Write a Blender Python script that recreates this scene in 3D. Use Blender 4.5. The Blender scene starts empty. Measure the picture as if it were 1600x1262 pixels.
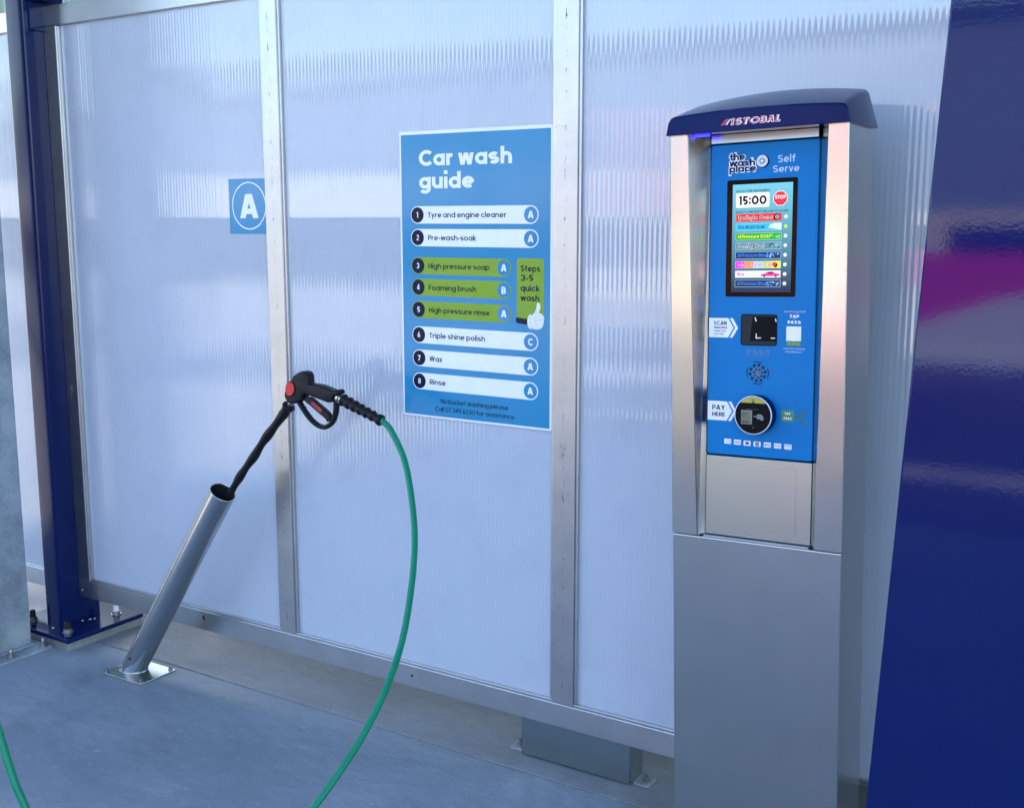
import bpy, bmesh, math, random
from mathutils import Matrix, Vector
random.seed(7)
R = math.radians
scene = bpy.context.scene
COL = scene.collection

# ------------------------------------------------------------------ camera
cam_d = bpy.data.cameras.new('camera')
cam_d.sensor_width = 36.0
cam_d.sensor_fit = 'HORIZONTAL'
cam_d.lens = 36.0 * 1751.5 / 1600.0
cam_d.clip_start = 0.05
cam_d.clip_end = 1000
cam = bpy.data.objects.new('camera', cam_d)
COL.objects.link(cam)
cam.location = (1.6965, -2.9818, 1.7821)
cam.rotation_euler = (math.pi / 2 - 0.1611, 0, 0.5641)
scene.camera = cam

# ------------------------------------------------------------------ light
SUN_EL, SUN_ROT = R(42), R(-40)
world = bpy.data.worlds.new('World')
scene.world = world
world.use_nodes = True
wn = world.node_tree
sky = wn.nodes.new('ShaderNodeTexSky')
sky.sky_type = 'NISHITA'
sky.sun_disc = False
sky.sun_elevation = SUN_EL
sky.sun_rotation = SUN_ROT
sky.air_density = 1.0
sky.dust_density = 1.0
sky.ozone_density = 1.5
wn.links.new(sky.outputs['Color'], wn.nodes['Background'].inputs['Color'])
wn.nodes['Background'].inputs['Strength'].default_value = 0.15
sun_d = bpy.data.lights.new('sun', 'SUN')
sun_d.energy = 2.9
sun_d.angle = R(0.53)
sun_d.color = (1.0, 0.91, 0.79)
sun = bpy.data.objects.new('sun', sun_d)
COL.objects.link(sun)
to_sun = Vector((math.sin(SUN_ROT) * math.cos(SUN_EL), math.cos(SUN_ROT) * math.cos(SUN_EL), math.sin(SUN_EL)))
sun.rotation_euler = to_sun.to_track_quat('Z', 'Y').to_euler()
sun.location = to_sun * 30
scene.view_settings.view_transform = 'Standard'
scene.view_settings.look = 'None'
scene.view_settings.gamma = 1
scene.view_settings.exposure = 2.4
scene.cycles.max_bounces = 10

# ------------------------------------------------------------------ materials
def new_mat(name):
    m = bpy.data.materials.new(name)
    m.use_nodes = True
    return m, m.node_tree, m.node_tree.nodes['Principled BSDF']

def node(nt, kind, **kw):
    n = nt.nodes.new(kind)
    for k, v in kw.items():
        if k in n.inputs.keys():
            n.inputs[k].default_value = v
        else:
            setattr(n, k, v)
    return n

def plain(name, col, rough=0.5, metal=0.0, vary=0.06, scale=30, bump=0.0, bscale=200, spec=0.5, coat=0.0):
    """base colour with a little noise in it, optional surface bump"""
    m, nt, b = new_mat(name)
    tc = node(nt, 'ShaderNodeTexCoord')
    no = node(nt, 'ShaderNodeTexNoise', Scale=scale, Detail=4.0)
    nt.links.new(tc.outputs['Object'], no.inputs['Vector'])
    cr = node(nt, 'ShaderNodeValToRGB')
    cr.color_ramp.elements[0].position = 0.3
    cr.color_ramp.elements[1].position = 0.7
    cr.color_ramp.elements[0].color = tuple(c * (1 - vary) for c in col) + (1,)
    cr.color_ramp.elements[1].color = tuple(min(1, c * (1 + vary)) for c in col) + (1,)
    nt.links.new(no.outputs['Fac'], cr.inputs['Fac'])
    nt.links.new(cr.outputs['Color'], b.inputs['Base Color'])
    b.inputs['Roughness'].default_value = rough
    b.inputs['Metallic'].default_value = metal
    b.inputs['Specular IOR Level'].default_value = spec
    b.inputs['Coat Weight'].default_value = coat
    b.inputs['Coat Roughness'].default_value = 0.05
    if bump:
        n2 = node(nt, 'ShaderNodeTexNoise', Scale=bscale, Detail=2.0)
        nt.links.new(tc.outputs['Object'], n2.inputs['Vector'])
        bp = node(nt, 'ShaderNodeBump', Strength=1.0, Distance=bump)
        nt.links.new(n2.outputs['Fac'], bp.inputs['Height'])
        nt.links.new(bp.outputs['Normal'], b.inputs['Normal'])
    return m

def brushed(name, col, rough, stretch=(4, 4, 260), bump=0.00004, rvar=0.08, dirt=0.0):
    """brushed metal: fine streaks stretched along one axis in roughness and bump"""
    m, nt, b = new_mat(name)
    tc = node(nt, 'ShaderNodeTexCoord')
    mp = node(nt, 'ShaderNodeMapping')
    mp.inputs['Scale'].default_value = stretch
    nt.links.new(tc.outputs['Object'], mp.inputs['Vector'])
    no = node(nt, 'ShaderNodeTexNoise', Scale=4.0, Detail=3.0)
    nt.links.new(mp.outputs['Vector'], no.inputs['Vector'])
    mr = node(nt, 'ShaderNodeMapRange')
    mr.inputs['To Min'].default_value = rough - rvar
    mr.inputs['To Max'].default_value = rough + rvar
    nt.links.new(no.outputs['Fac'], mr.inputs['Value'])
    nt.links.new(mr.outputs['Result'], b.inputs['Roughness'])
    bp = node(nt, 'ShaderNodeBump', Strength=1.0, Distance=bump)
    nt.links.new(no.outputs['Fac'], bp.inputs['Height'])
    nt.links.new(bp.outputs['Normal'], b.inputs['Normal'])
    n2 = node(nt, 'ShaderNodeTexNoise', Scale=9.0, Detail=5.0, Roughness=0.65)
    nt.links.new(tc.outputs['Object'], n2.inputs['Vector'])
    cr = node(nt, 'ShaderNodeValToRGB')
    cr.color_ramp.elements[0].position = 0.35
    cr.color_ramp.elements[1].position = 0.6
    cr.color_ramp.elements[0].color = tuple(c * (0.97 - dirt) for c in col) + (1,)
    cr.color_ramp.elements[1].color = tuple(col) + (1,)
    nt.links.new(n2.outputs['Fac'], cr.inputs['Fac'])
    nt.links.new(cr.outputs['Color'], b.inputs['Base Color'])
    b.inputs['Metallic'].default_value = 1.0
    return m

def concrete(name, col, dark, light, speck=0.5):
    m, nt, b = new_mat(name)
    tc = node(nt, 'ShaderNodeTexCoord')
    n1 = node(nt, 'ShaderNodeTexNoise', Scale=1.6, Detail=8.0, Roughness=0.62)
    n2 = node(nt, 'ShaderNodeTexNoise', Scale=14.0, Detail=8.0, Roughness=0.7)
    n3 = node(nt, 'ShaderNodeTexNoise', Scale=130.0, Detail=4.0)
    mp = node(nt, 'ShaderNodeMapping')
    mp.inputs['Scale'].default_value = (1.0, 2.4, 1.0)
    mp.inputs['Rotation'].default_value = (0, 0, 0.5)
    nt.links.new(tc.outputs['Object'], mp.inputs['Vector'])
    for n in (n1, n2, n3):
        nt.links.new(mp.outputs['Vector'] if n is not n3 else tc.outputs['Object'], n.inputs['Vector'])
    mx = node(nt, 'ShaderNodeMix', data_type='FLOAT')
    mx.inputs[0].default_value = 0.45
    nt.links.new(n1.outputs['Fac'], mx.inputs[2])
    nt.links.new(n2.outputs['Fac'], mx.inputs[3])
    mx2 = node(nt, 'ShaderNodeMix', data_type='FLOAT')
    mx2.inputs[0].default_value = 0.36
    nt.links.new(mx.outputs[0], mx2.inputs[2])
    nt.links.new(n3.outputs['Fac'], mx2.inputs[3])
    cr = node(nt, 'ShaderNodeValToRGB')
    e = cr.color_ramp.elements
    e[0].position, e[0].color = 0.36, dark + (1,)
    e[1].position, e[1].color = 0.64, light + (1,)
    k = e.new(0.5)
    k.color = col + (1,)
    nt.links.new(mx2.outputs[0], cr.inputs['Fac'])
    # pale scuffs and spots
    n4 = node(nt, 'ShaderNodeTexNoise', Scale=22.0, Detail=2.0, Roughness=0.4, Distortion=0.6)
    nt.links.new(mp.outputs['Vector'], n4.inputs['Vector'])
    c4 = node(nt, 'ShaderNodeValToRGB')
    c4.color_ramp.elements[0].position = 0.70
    c4.color_ramp.elements[1].position = 0.78
    nt.links.new(n4.outputs['Fac'], c4.inputs['Fac'])
    ms = node(nt, 'ShaderNodeMath', operation='MULTIPLY')
    ms.inputs[1].default_value = speck
    nt.links.new(c4.outputs['Color'], ms.inputs[0])
    mc = node(nt, 'ShaderNodeMix', data_type='RGBA')
    mc.inputs[7].default_value = tuple(min(1, c * 1.7) for c in light) + (1,)
    nt.links.new(ms.outputs[0], mc.inputs[0])
    nt.links.new(cr.outputs['Color'], mc.inputs[6])
    # dark pits
    vo = node(nt, 'ShaderNodeTexVoronoi', Scale=11.0)
    nt.links.new(tc.outputs['Object'], vo.inputs['Vector'])
    cv = node(nt, 'ShaderNodeValToRGB')
    cv.color_ramp.elements[0].position = 0.035
    cv.color_ramp.elements[1].position = 0.05
    cv.color_ramp.elements[0].color = (0.55, 0.55, 0.55, 1)
    nt.links.new(vo.outputs['Distance'], cv.inputs['Fac'])
    mm = node(nt, 'ShaderNodeMix', data_type='RGBA', blend_type='MULTIPLY')
    mm.inputs[0].default_value = 1.0
    nt.links.new(mc.outputs[2], mm.inputs[6])
    nt.links.new(cv.outputs['Color'], mm.inputs[7])
    n5 = node(nt, 'ShaderNodeTexNoise', Scale=1.1, Detail=9.0, Roughness=0.68, Distortion=0.8)
    nt.links.new(tc.outputs['Object'], n5.inputs['Vector'])
    c5 = node(nt, 'ShaderNodeValToRGB')
    c5.color_ramp.elements[0].position = 0.40
    c5.color_ramp.elements[1].position = 0.58
    c5.color_ramp.elements[0].color = (0.80, 0.80, 0.82, 1)
    c5.color_ramp.elements[1].color = (1.04, 1.04, 1.03, 1)
    nt.links.new(n5.outputs['Fac'], c5.inputs['Fac'])
    m5 = node(nt, 'ShaderNodeMix', data_type='RGBA', blend_type='MULTIPLY')
    m5.inputs[0].default_value = 1.0
    nt.links.new(mm.outputs[2], m5.inputs[6])
    nt.links.new(c5.outputs['Color'], m5.inputs[7])
    nt.links.new(m5.outputs[2], b.inputs['Base Color'])
    r5 = node(nt, 'ShaderNodeMapRange')
    r5.inputs['From Min'].default_value = 0.4
    r5.inputs['From Max'].default_value = 0.6
    r5.inputs['To Min'].default_value = 0.42
    r5.inputs['To Max'].default_value = 0.68
    nt.links.new(n5.outputs['Fac'], r5.inputs['Value'])
    nt.links.new(r5.outputs['Result'], b.inputs['Roughness'])
    bp = node(nt, 'ShaderNodeBump', Strength=0.5, Distance=0.0015)
    nt.links.new(mx2.outputs[0], bp.inputs['Height'])
    nt.links.new(bp.outputs['Normal'], b.inputs['Normal'])
    return m

def polycarbonate():
    m, nt, b = new_mat('opal_polycarbonate')
    tc = node(nt, 'ShaderNodeTexCoord')
    sp = node(nt, 'ShaderNodeSeparateXYZ')
    nt.links.new(tc.outputs['Object'], sp.inputs['Vector'])
    mu = node(nt, 'ShaderNodeMath', operation='MULTIPLY')
    mu.inputs[1].default_value = 2 * math.pi / 0.016
    nt.links.new(sp.outputs['X'], mu.inputs[0])
    si = node(nt, 'ShaderNodeMath', operation='SINE')
    nt.links.new(mu.outputs[0], si.inputs[0])
    no = node(nt, 'ShaderNodeTexNoise', Scale=3.0, Detail=3.0)
    nt.links.new(tc.outputs['Object'], no.inputs['Vector'])
    ad = node(nt, 'ShaderNodeMath', operation='MULTIPLY_ADD')
    ad.inputs[1].default_value = 0.25
    nt.links.new(si.outputs[0], ad.inputs[0])
    nt.links.new(no.outputs['Fac'], ad.inputs[2])
    cr = node(nt, 'ShaderNodeValToRGB')
    cr.color_ramp.elements[0].position = 0.1
    cr.color_ramp.elements[1].position = 0.9
    cr.color_ramp.elements[0].color = (0.755, 0.83, 0.955, 1)
    cr.color_ramp.elements[1].color = (0.785, 0.86, 0.975, 1)
    nt.links.new(ad.outputs[0], cr.inputs['Fac'])
    ng = node(nt, 'ShaderNodeTexNoise', Scale=4.0, Detail=9.0, Roughness=0.75)
    nt.links.new(tc.outputs['Object'], ng.inputs['Vector'])
    cg = node(nt, 'ShaderNodeValToRGB')
    cg.color_ramp.elements[0].position = 0.36
    cg.color_ramp.elements[1].position = 0.5
    cg.color_ramp.elements[0].color = (0.92, 0.925, 0.94, 1)
    nt.links.new(ng.outputs['Fac'], cg.inputs['Fac'])
    mg = node(nt, 'ShaderNodeMix', data_type='RGBA', blend_type='MULTIPLY')
    mg.inputs[0].default_value = 1.0
    nt.links.new(cr.outputs['Color'], mg.inputs[6])
    nt.links.new(cg.outputs['Color'], mg.inputs[7])
    nt.links.new(mg.outputs[2], b.inputs['Base Color'])
    b.inputs['Roughness'].default_value = 0.8
    b.inputs['Specular IOR Level'].default_value = 0.0
    tr = node(nt, 'ShaderNodeBsdfTranslucent')
    nt.links.new(cr.outputs['Color'], tr.inputs['Color'])
    ms = node(nt, 'ShaderNodeMixShader')
    ms.inputs[0].default_value = 0.48
    nt.links.new(b.outputs[0], ms.inputs[1])
    nt.links.new(tr.outputs[0], ms.inputs[2])
    # several clear walls in the sheet reflect together: stronger gloss than one surface
    fr = node(nt, 'ShaderNodeFresnel', IOR=2.05)
    gl = node(nt, 'ShaderNodeBsdfGlossy')
    gl.inputs['Roughness'].default_value = 0.02
    m2 = node(nt, 'ShaderNodeMixShader')
    nt.links.new(fr.outputs[0], m2.inputs[0])
    nt.links.new(ms.outputs[0], m2.inputs[1])
    nt.links.new(gl.outputs[0], m2.inputs[2])
    nt.links.new(m2.outputs[0], nt.nodes['Material Output'].inputs['Surface'])
    return m

def mullion_metal():
    """mill aluminium with a line of dark glue and screw marks down its middle"""
    m = brushed('mill_aluminium_marked', (0.52, 0.52, 0.515), 0.33, (500, 500, 4), 0.000003, 0.08, 0.08)
    nt = m.node_tree
    b = nt.nodes['Principled BSDF']
    tc = node(nt, 'ShaderNodeTexCoord')
    sp = node(nt, 'ShaderNodeSeparateXYZ')
    nt.links.new(tc.outputs['Object'], sp.inputs['Vector'])
    ab = node(nt, 'ShaderNodeMath', operation='ABSOLUTE')
    nt.links.new(sp.outputs['X'], ab.inputs[0])
    lt = node(nt, 'ShaderNodeMath', operation='LESS_THAN')
    lt.inputs[1].default_value = 0.0035
    nt.links.new(ab.outputs[0], lt.inputs[0])
    mp = node(nt, 'ShaderNodeMapping')
    mp.inputs['Scale'].default_value = (60, 1, 14)
    nt.links.new(tc.outputs['Object'], mp.inputs['Vector'])
    no = node(nt, 'ShaderNodeTexNoise', Scale=2.2, Detail=4.0, Roughness=0.7)
    nt.links.new(mp.outputs['Vector'], no.inputs['Vector'])
    cr = node(nt, 'ShaderNodeValToRGB')
    cr.color_ramp.elements[0].position = 0.57
    cr.color_ramp.elements[1].position = 0.63
    nt.links.new(no.outputs['Fac'], cr.inputs['Fac'])
    mu = node(nt, 'ShaderNodeMath', operation='MULTIPLY')
    nt.links.new(lt.outputs[0], mu.inputs[0])
    nt.links.new(cr.outputs['Color'], mu.inputs[1])
    # larger grey smears
    n2 = node(nt, 'ShaderNodeTexNoise', Scale=7.0, Detail=6.0, Roughness=0.7, Distortion=1.2)
    nt.links.new(tc.outputs['Object'], n2.inputs['Vector'])
    c2 = node(nt, 'ShaderNodeValToRGB')
    c2.color_ramp.elements[0].position = 0.63
    c2.color_ramp.elements[1].position = 0.72
    nt.links.new(n2.outputs['Fac'], c2.inputs['Fac'])
    mx = node(nt, 'ShaderNodeMath', operation='MULTIPLY_ADD')
    mx.inputs[1].default_value = 0.55
    nt.links.new(c2.outputs['Color'], mx.inputs[0])
    nt.links.new(mu.outputs[0], mx.inputs[2])
    mx.use_clamp = True
    old = b.inputs['Base Color'].links[0].from_socket
    mc = node(nt, 'ShaderNodeMix', data_type='RGBA')
    mc.inputs[7].default_value = (0.06, 0.06, 0.065, 1)
    nt.links.new(mx.outputs[0], mc.inputs[0])
    nt.links.new(old, mc.inputs[6])
    nt.links.new(mc.outputs[2], b.inputs['Base Color'])
    inv = node(nt, 'ShaderNodeMath', operation='SUBTRACT')
    inv.inputs[0].default_value = 1.0
    nt.links.new(mx.outputs[0], inv.inputs[1])
    nt.links.new(inv.outputs[0], b.inputs['Metallic'])
    return m

def galvanised():
    m, nt, b = new_mat('galvanised_steel')
    tc = node(nt, 'ShaderNodeTexCoord')
    n1 = node(nt, 'ShaderNodeTexNoise', Scale=5.0, Detail=8.0, Roughness=0.7)
    n2 = node(nt, 'ShaderNodeTexVoronoi', Scale=60.0)
    nt.links.new(tc.outputs['Object'], n1.inputs['Vector'])
    nt.links.new(tc.outputs['Object'], n2.inputs['Vector'])
    mx = node(nt, 'ShaderNodeMix', data_type='FLOAT')
    mx.inputs[0].default_value = 0.10
    nt.links.new(n1.outputs['Fac'], mx.inputs[2])
    nt.links.new(n2.outputs['Distance'], mx.inputs[3])
    cr = node(nt, 'ShaderNodeValToRGB')
    cr.color_ramp.elements[0].position = 0.3
    cr.color_ramp.elements[1].position = 0.62
    cr.color_ramp.elements[0].color = (0.20, 0.24, 0.27, 1)
    cr.color_ramp.elements[1].color = (0.42, 0.47, 0.51, 1)
    nt.links.new(mx.outputs[0], cr.inputs['Fac'])
    nt.links.new(cr.outputs['Color'], b.inputs['Base Color'])
    b.inputs['Metallic'].default_value = 0.6
    b.inputs['Roughness'].default_value = 0.5
    return m

def glow(name, col, strength):
    m, nt, b = new_mat(name)
    b.inputs['Base Color'].default_value = tuple(c * 0.15 for c in col) + (1,)
    b.inputs['Emission Color'].default_value = tuple(col) + (1,)
    b.inputs['Emission Strength'].default_value = strength
    b.inputs['Specular IOR Level'].default_value = 0.1
    b.inputs['Roughness'].default_value = 0.15
    return m

def lcd(name, top, bottom, z0, z1, strength):
    """a lit display whose own picture fades from one colour to another"""
    m, nt, b = new_mat(name)
    tc = node(nt, 'ShaderNodeTexCoord')
    sp = node(nt, 'ShaderNodeSeparateXYZ')
    nt.links.new(tc.outputs['Object'], sp.inputs['Vector'])
    mr = node(nt, 'ShaderNodeMapRange')
    mr.inputs['From Min'].default_value = z0
    mr.inputs['From Max'].default_value = z1
    nt.links.new(sp.outputs['Z'], mr.inputs['Value'])
    cr = node(nt, 'ShaderNodeValToRGB')
    cr.color_ramp.elements[0].color = bottom + (1,)
    cr.color_ramp.elements[1].color = top + (1,)
    nt.links.new(mr.outputs['Result'], cr.inputs['Fac'])
    b.inputs['Base Color'].default_value = (0.01, 0.01, 0.01, 1)
    nt.links.new(cr.outputs['Color'], b.inputs['Emission Color'])
    b.inputs['Emission Strength'].default_value = strength
    b.inputs['Specular IOR Level'].default_value = 0.1
    b.inputs['Roughness'].default_value = 0.12
    return m

EM = 0.215     # brightness of the lit display
MAT = dict(
    poly=polycarbonate(),
    alu=brushed('mill_aluminium', (0.55, 0.56, 0.57), 0.34, (4, 500, 500), 0.000003, 0.08, 0.06),
    mull=mullion_metal(),
    steel=brushed('brushed_stainless', (0.48, 0.475, 0.45), 0.18, (700, 700, 5), 0.0, 0.012, 0.02),
    steelh=brushed('brushed_stainless_across', (0.33, 0.385, 0.385), 0.26, (5, 600, 600), 0.0, 0.008, 0.02),
    tube=brushed('polished_stainless', (0.50, 0.50, 0.50), 0.23, (500, 500, 5), 0.000004, 0.03, 0.03),
    galv=galvanised(),
    navy=plain('navy_paint', (0.0003, 0.007, 0.075), 0.05, 0, 0.05, 8, 0.00004, 150, 0.38),
    post=plain('navy_post_paint', (0.0003, 0.007, 0.062), 0.14, 0, 0.06, 8, 0.00006, 110, 0.28),
    cap=plain('navy_cap_plastic', (0.0003, 0.012, 0.078), 0.20, 0, 0.05, 20, 0.00004, 400, 0.10),
    fascia=plain('sky_blue_enamel', (0.002, 0.165, 0.43), 0.28, 0, 0.03, 12, 0.00003, 350, 0.10),
    signblue=plain('sign_blue_vinyl', (0.02, 0.225, 0.42), 0.14, 0, 0.03, 6),
    white=plain('white_vinyl', (0.76, 0.78, 0.82), 0.25, 0, 0.03, 20),
    green=plain('lime_vinyl', (0.19, 0.33, 0.012), 0.25, 0, 0.03, 20),
    badge=plain('midnight_vinyl', (0.006, 0.010, 0.030), 0.25, 0, 0.05, 20, 0, 1, 0.15),
    ink=plain('dark_ink', (0.012, 0.016, 0.035), 0.35, 0, 0.05, 20, 0, 1, 0.15),
    tapgreen=plain('card_green_vinyl', (0.02, 0.22, 0.09), 0.3, 0, 0.05, 20),
    teal=plain('teal_vinyl', (0.0, 0.11, 0.10), 0.3, 0, 0.05, 20),
    redlogo=plain('red_vinyl', (0.45, 0.02, 0.06), 0.3, 0, 0.05, 20),
    palegrey=plain('pale_grey_print', (0.45, 0.56, 0.72), 0.3, 0, 0.05, 20),
    engrave=plain('engraved_grey_blue_print', (0.075, 0.16, 0.30), 0.4, 0, 0.05, 20),
    bluegrey=plain('engraved_blue_print', (0.012, 0.075, 0.18), 0.35, 0, 0.05, 20),
    black=plain('black_moulding', (0.006, 0.006, 0.008), 0.40, 0, 0.2, 60, 0.0001, 300, 0.22),
    matt=plain('matt_black_face', (0.004, 0.004, 0.005), 0.45, 0, 0.05, 20, 0, 1, 0.08),
    rubber=plain('black_rubber', (0.006, 0.006, 0.007), 0.45, 0, 0.3, 80, 0.0002, 200, 0.2),
    gloss=plain('black_glass', (0.001, 0.001, 0.0015), 0.05, 0, 0.05, 20, 0, 1, 0.08),
    red=plain('red_plastic', (0.55, 0.012, 0.02), 0.4, 0, 0.08, 90),
    darkred=plain('worn_red_plastic', (0.28, 0.02, 0.02), 0.5, 0, 0.35, 140),
    hose=plain('green_hose_rubber', (0.0, 0.20, 0.10), 0.33, 0, 0.08, 40, 0.0001, 300, 0.3),
    brass=plain('nickel_fitting', (0.62, 0.58, 0.50), 0.25, 1.0, 0.1, 60),
    bolt=plain('zinc_bolt', (0.30, 0.29, 0.28), 0.42, 1.0, 0.2, 120),
    hole=plain('dark_recess', (0.006, 0.007, 0.010), 0.7, 0, 0.1, 60),
    yellow=plain('yellow_label', (0.38, 0.35, 0.045), 0.35, 0, 0.05, 50),
    grout=concrete('grout', (0.17, 0.17, 0.16), (0.10, 0.10, 0.10), (0.25, 0.25, 0.24), 0.2),
    slab=concrete('bay_concrete', (0.21, 0.246, 0.284), (0.145, 0.175, 0.208), (0.285, 0.325, 0.365), 0.5),
    strip=concrete('kerb_concrete', (0.225, 0.235, 0.245), (0.155, 0.163, 0.17), (0.30, 0.31, 0.315), 0.25),
    painted_shade=concrete('painted_shade', (0.040, 0.040, 0.042), (0.032, 0.032, 0.034), (0.05, 0.05, 0.052), 0.05),  # dark ground colour that stands in for shade
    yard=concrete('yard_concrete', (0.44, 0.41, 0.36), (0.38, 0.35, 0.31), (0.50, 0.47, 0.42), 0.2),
    roofw=plain('white_roof_sheet', (0.62, 0.64, 0.66), 0.5, 0, 0.04, 4),
    pink=plain('magenta_cladding', (0.85, 0.03, 0.34), 0.4, 0, 0.05, 4),
    salmon=plain('salmon_cladding', (0.74, 0.34, 0.28), 0.6, 0, 0.05, 4),
    shed=plain('grey_blue_cladding', (0.21, 0.26, 0.33), 0.6, 0, 0.05, 4),
    slate=plain('slate_cladding', (0.035, 0.04, 0.045), 0.6, 0, 0.05, 4),
    cream=plain('cream_render', (0.70, 0.62, 0.50), 0.7, 0, 0.05, 4),
    shade=plain('dark_window', (0.02, 0.025, 0.03), 0.1, 0, 0.05, 4),
    sage=plain('sage_cladding', (0.20, 0.26, 0.20), 0.5, 0, 0.08, 6),
    led=glow('blue_led', (0.02, 0.02, 1.0), 1.3),
    lcdgreen=plain('grey_green_lcd', (0.10, 0.14, 0.075), 0.3, 0, 0.1, 300),
    lgrey=plain('grey_icon_print', (0.17, 0.175, 0.165), 0.4, 0, 0.1, 100),
)
def E_(name, col):
    key = 'e_' + name
    MAT[key] = glow('display_' + name, col, EM)
    return key
for n_, c_ in dict(white=(0.95, 0.97, 1.0), red=(0.85, 0.03, 0.03), cyan=(0.03, 0.48, 0.80), green=(0.01, 0.42, 0.05),
                   slate=(0.10, 0.26, 0.34), navy=(0.01, 0.035, 0.13), magenta=(0.85, 0.02, 0.75), yellow=(0.85, 0.85, 0.03),
                   silver=(0.72, 0.74, 0.78), black=(0.008, 0.008, 0.012), sky=(0.35, 0.65, 0.88), ink=(0.01, 0.06, 0.10),
                   pink=(0.80, 0.05, 0.30), blue=(0.04, 0.22, 0.80), pale=(0.60, 0.80, 0.92), lime=(0.40, 0.72, 0.10),
                   orange=(0.85, 0.30, 0.05), teal=(0.02, 0.35, 0.45), deep=(0.02, 0.15, 0.40)).items():
    E_(n_, c_)
MAT['e_grad'] = lcd('display_background', (0.18, 0.62, 0.82), (0.008, 0.03, 0.10), 0.41, 0.665, EM)

# ------------------------------------------------------------------ mesh builder
def circle(cx, cy, r, n=32, ry=None, a0=0.0, a1=2 * math.pi, rot=0.0):
    ry = r if ry is None else ry
    full = abs(a1 - a0 - 2 * math.pi) < 1e-6
    k = n if full else n + 1
    out = []
    for i in range(k):
        a = a0 + (a1 - a0) * i / n
        x, y = r * math.cos(a), ry * math.sin(a)
        out.append((cx + x * math.cos(rot) - y * math.sin(rot), cy + x * math.sin(rot) + y * math.cos(rot)))
    return out

def rrect(x0, y0, x1, y1, r, n=6):
    r = min(r, abs(x1 - x0) / 2 - 1e-6, abs(y1 - y0) / 2 - 1e-6)
    out = []
    for cx, cy, a in ((x1 - r, y1 - r, 0), (x0 + r, y1 - r, 90), (x0 + r, y0 + r, 180), (x1 - r, y0 + r, 270)):
        for i in range(n + 1):
            t = R(a + 90 * i / n)
            out.append((cx + r * math.cos(t), cy + r * math.sin(t)))
    return out

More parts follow.
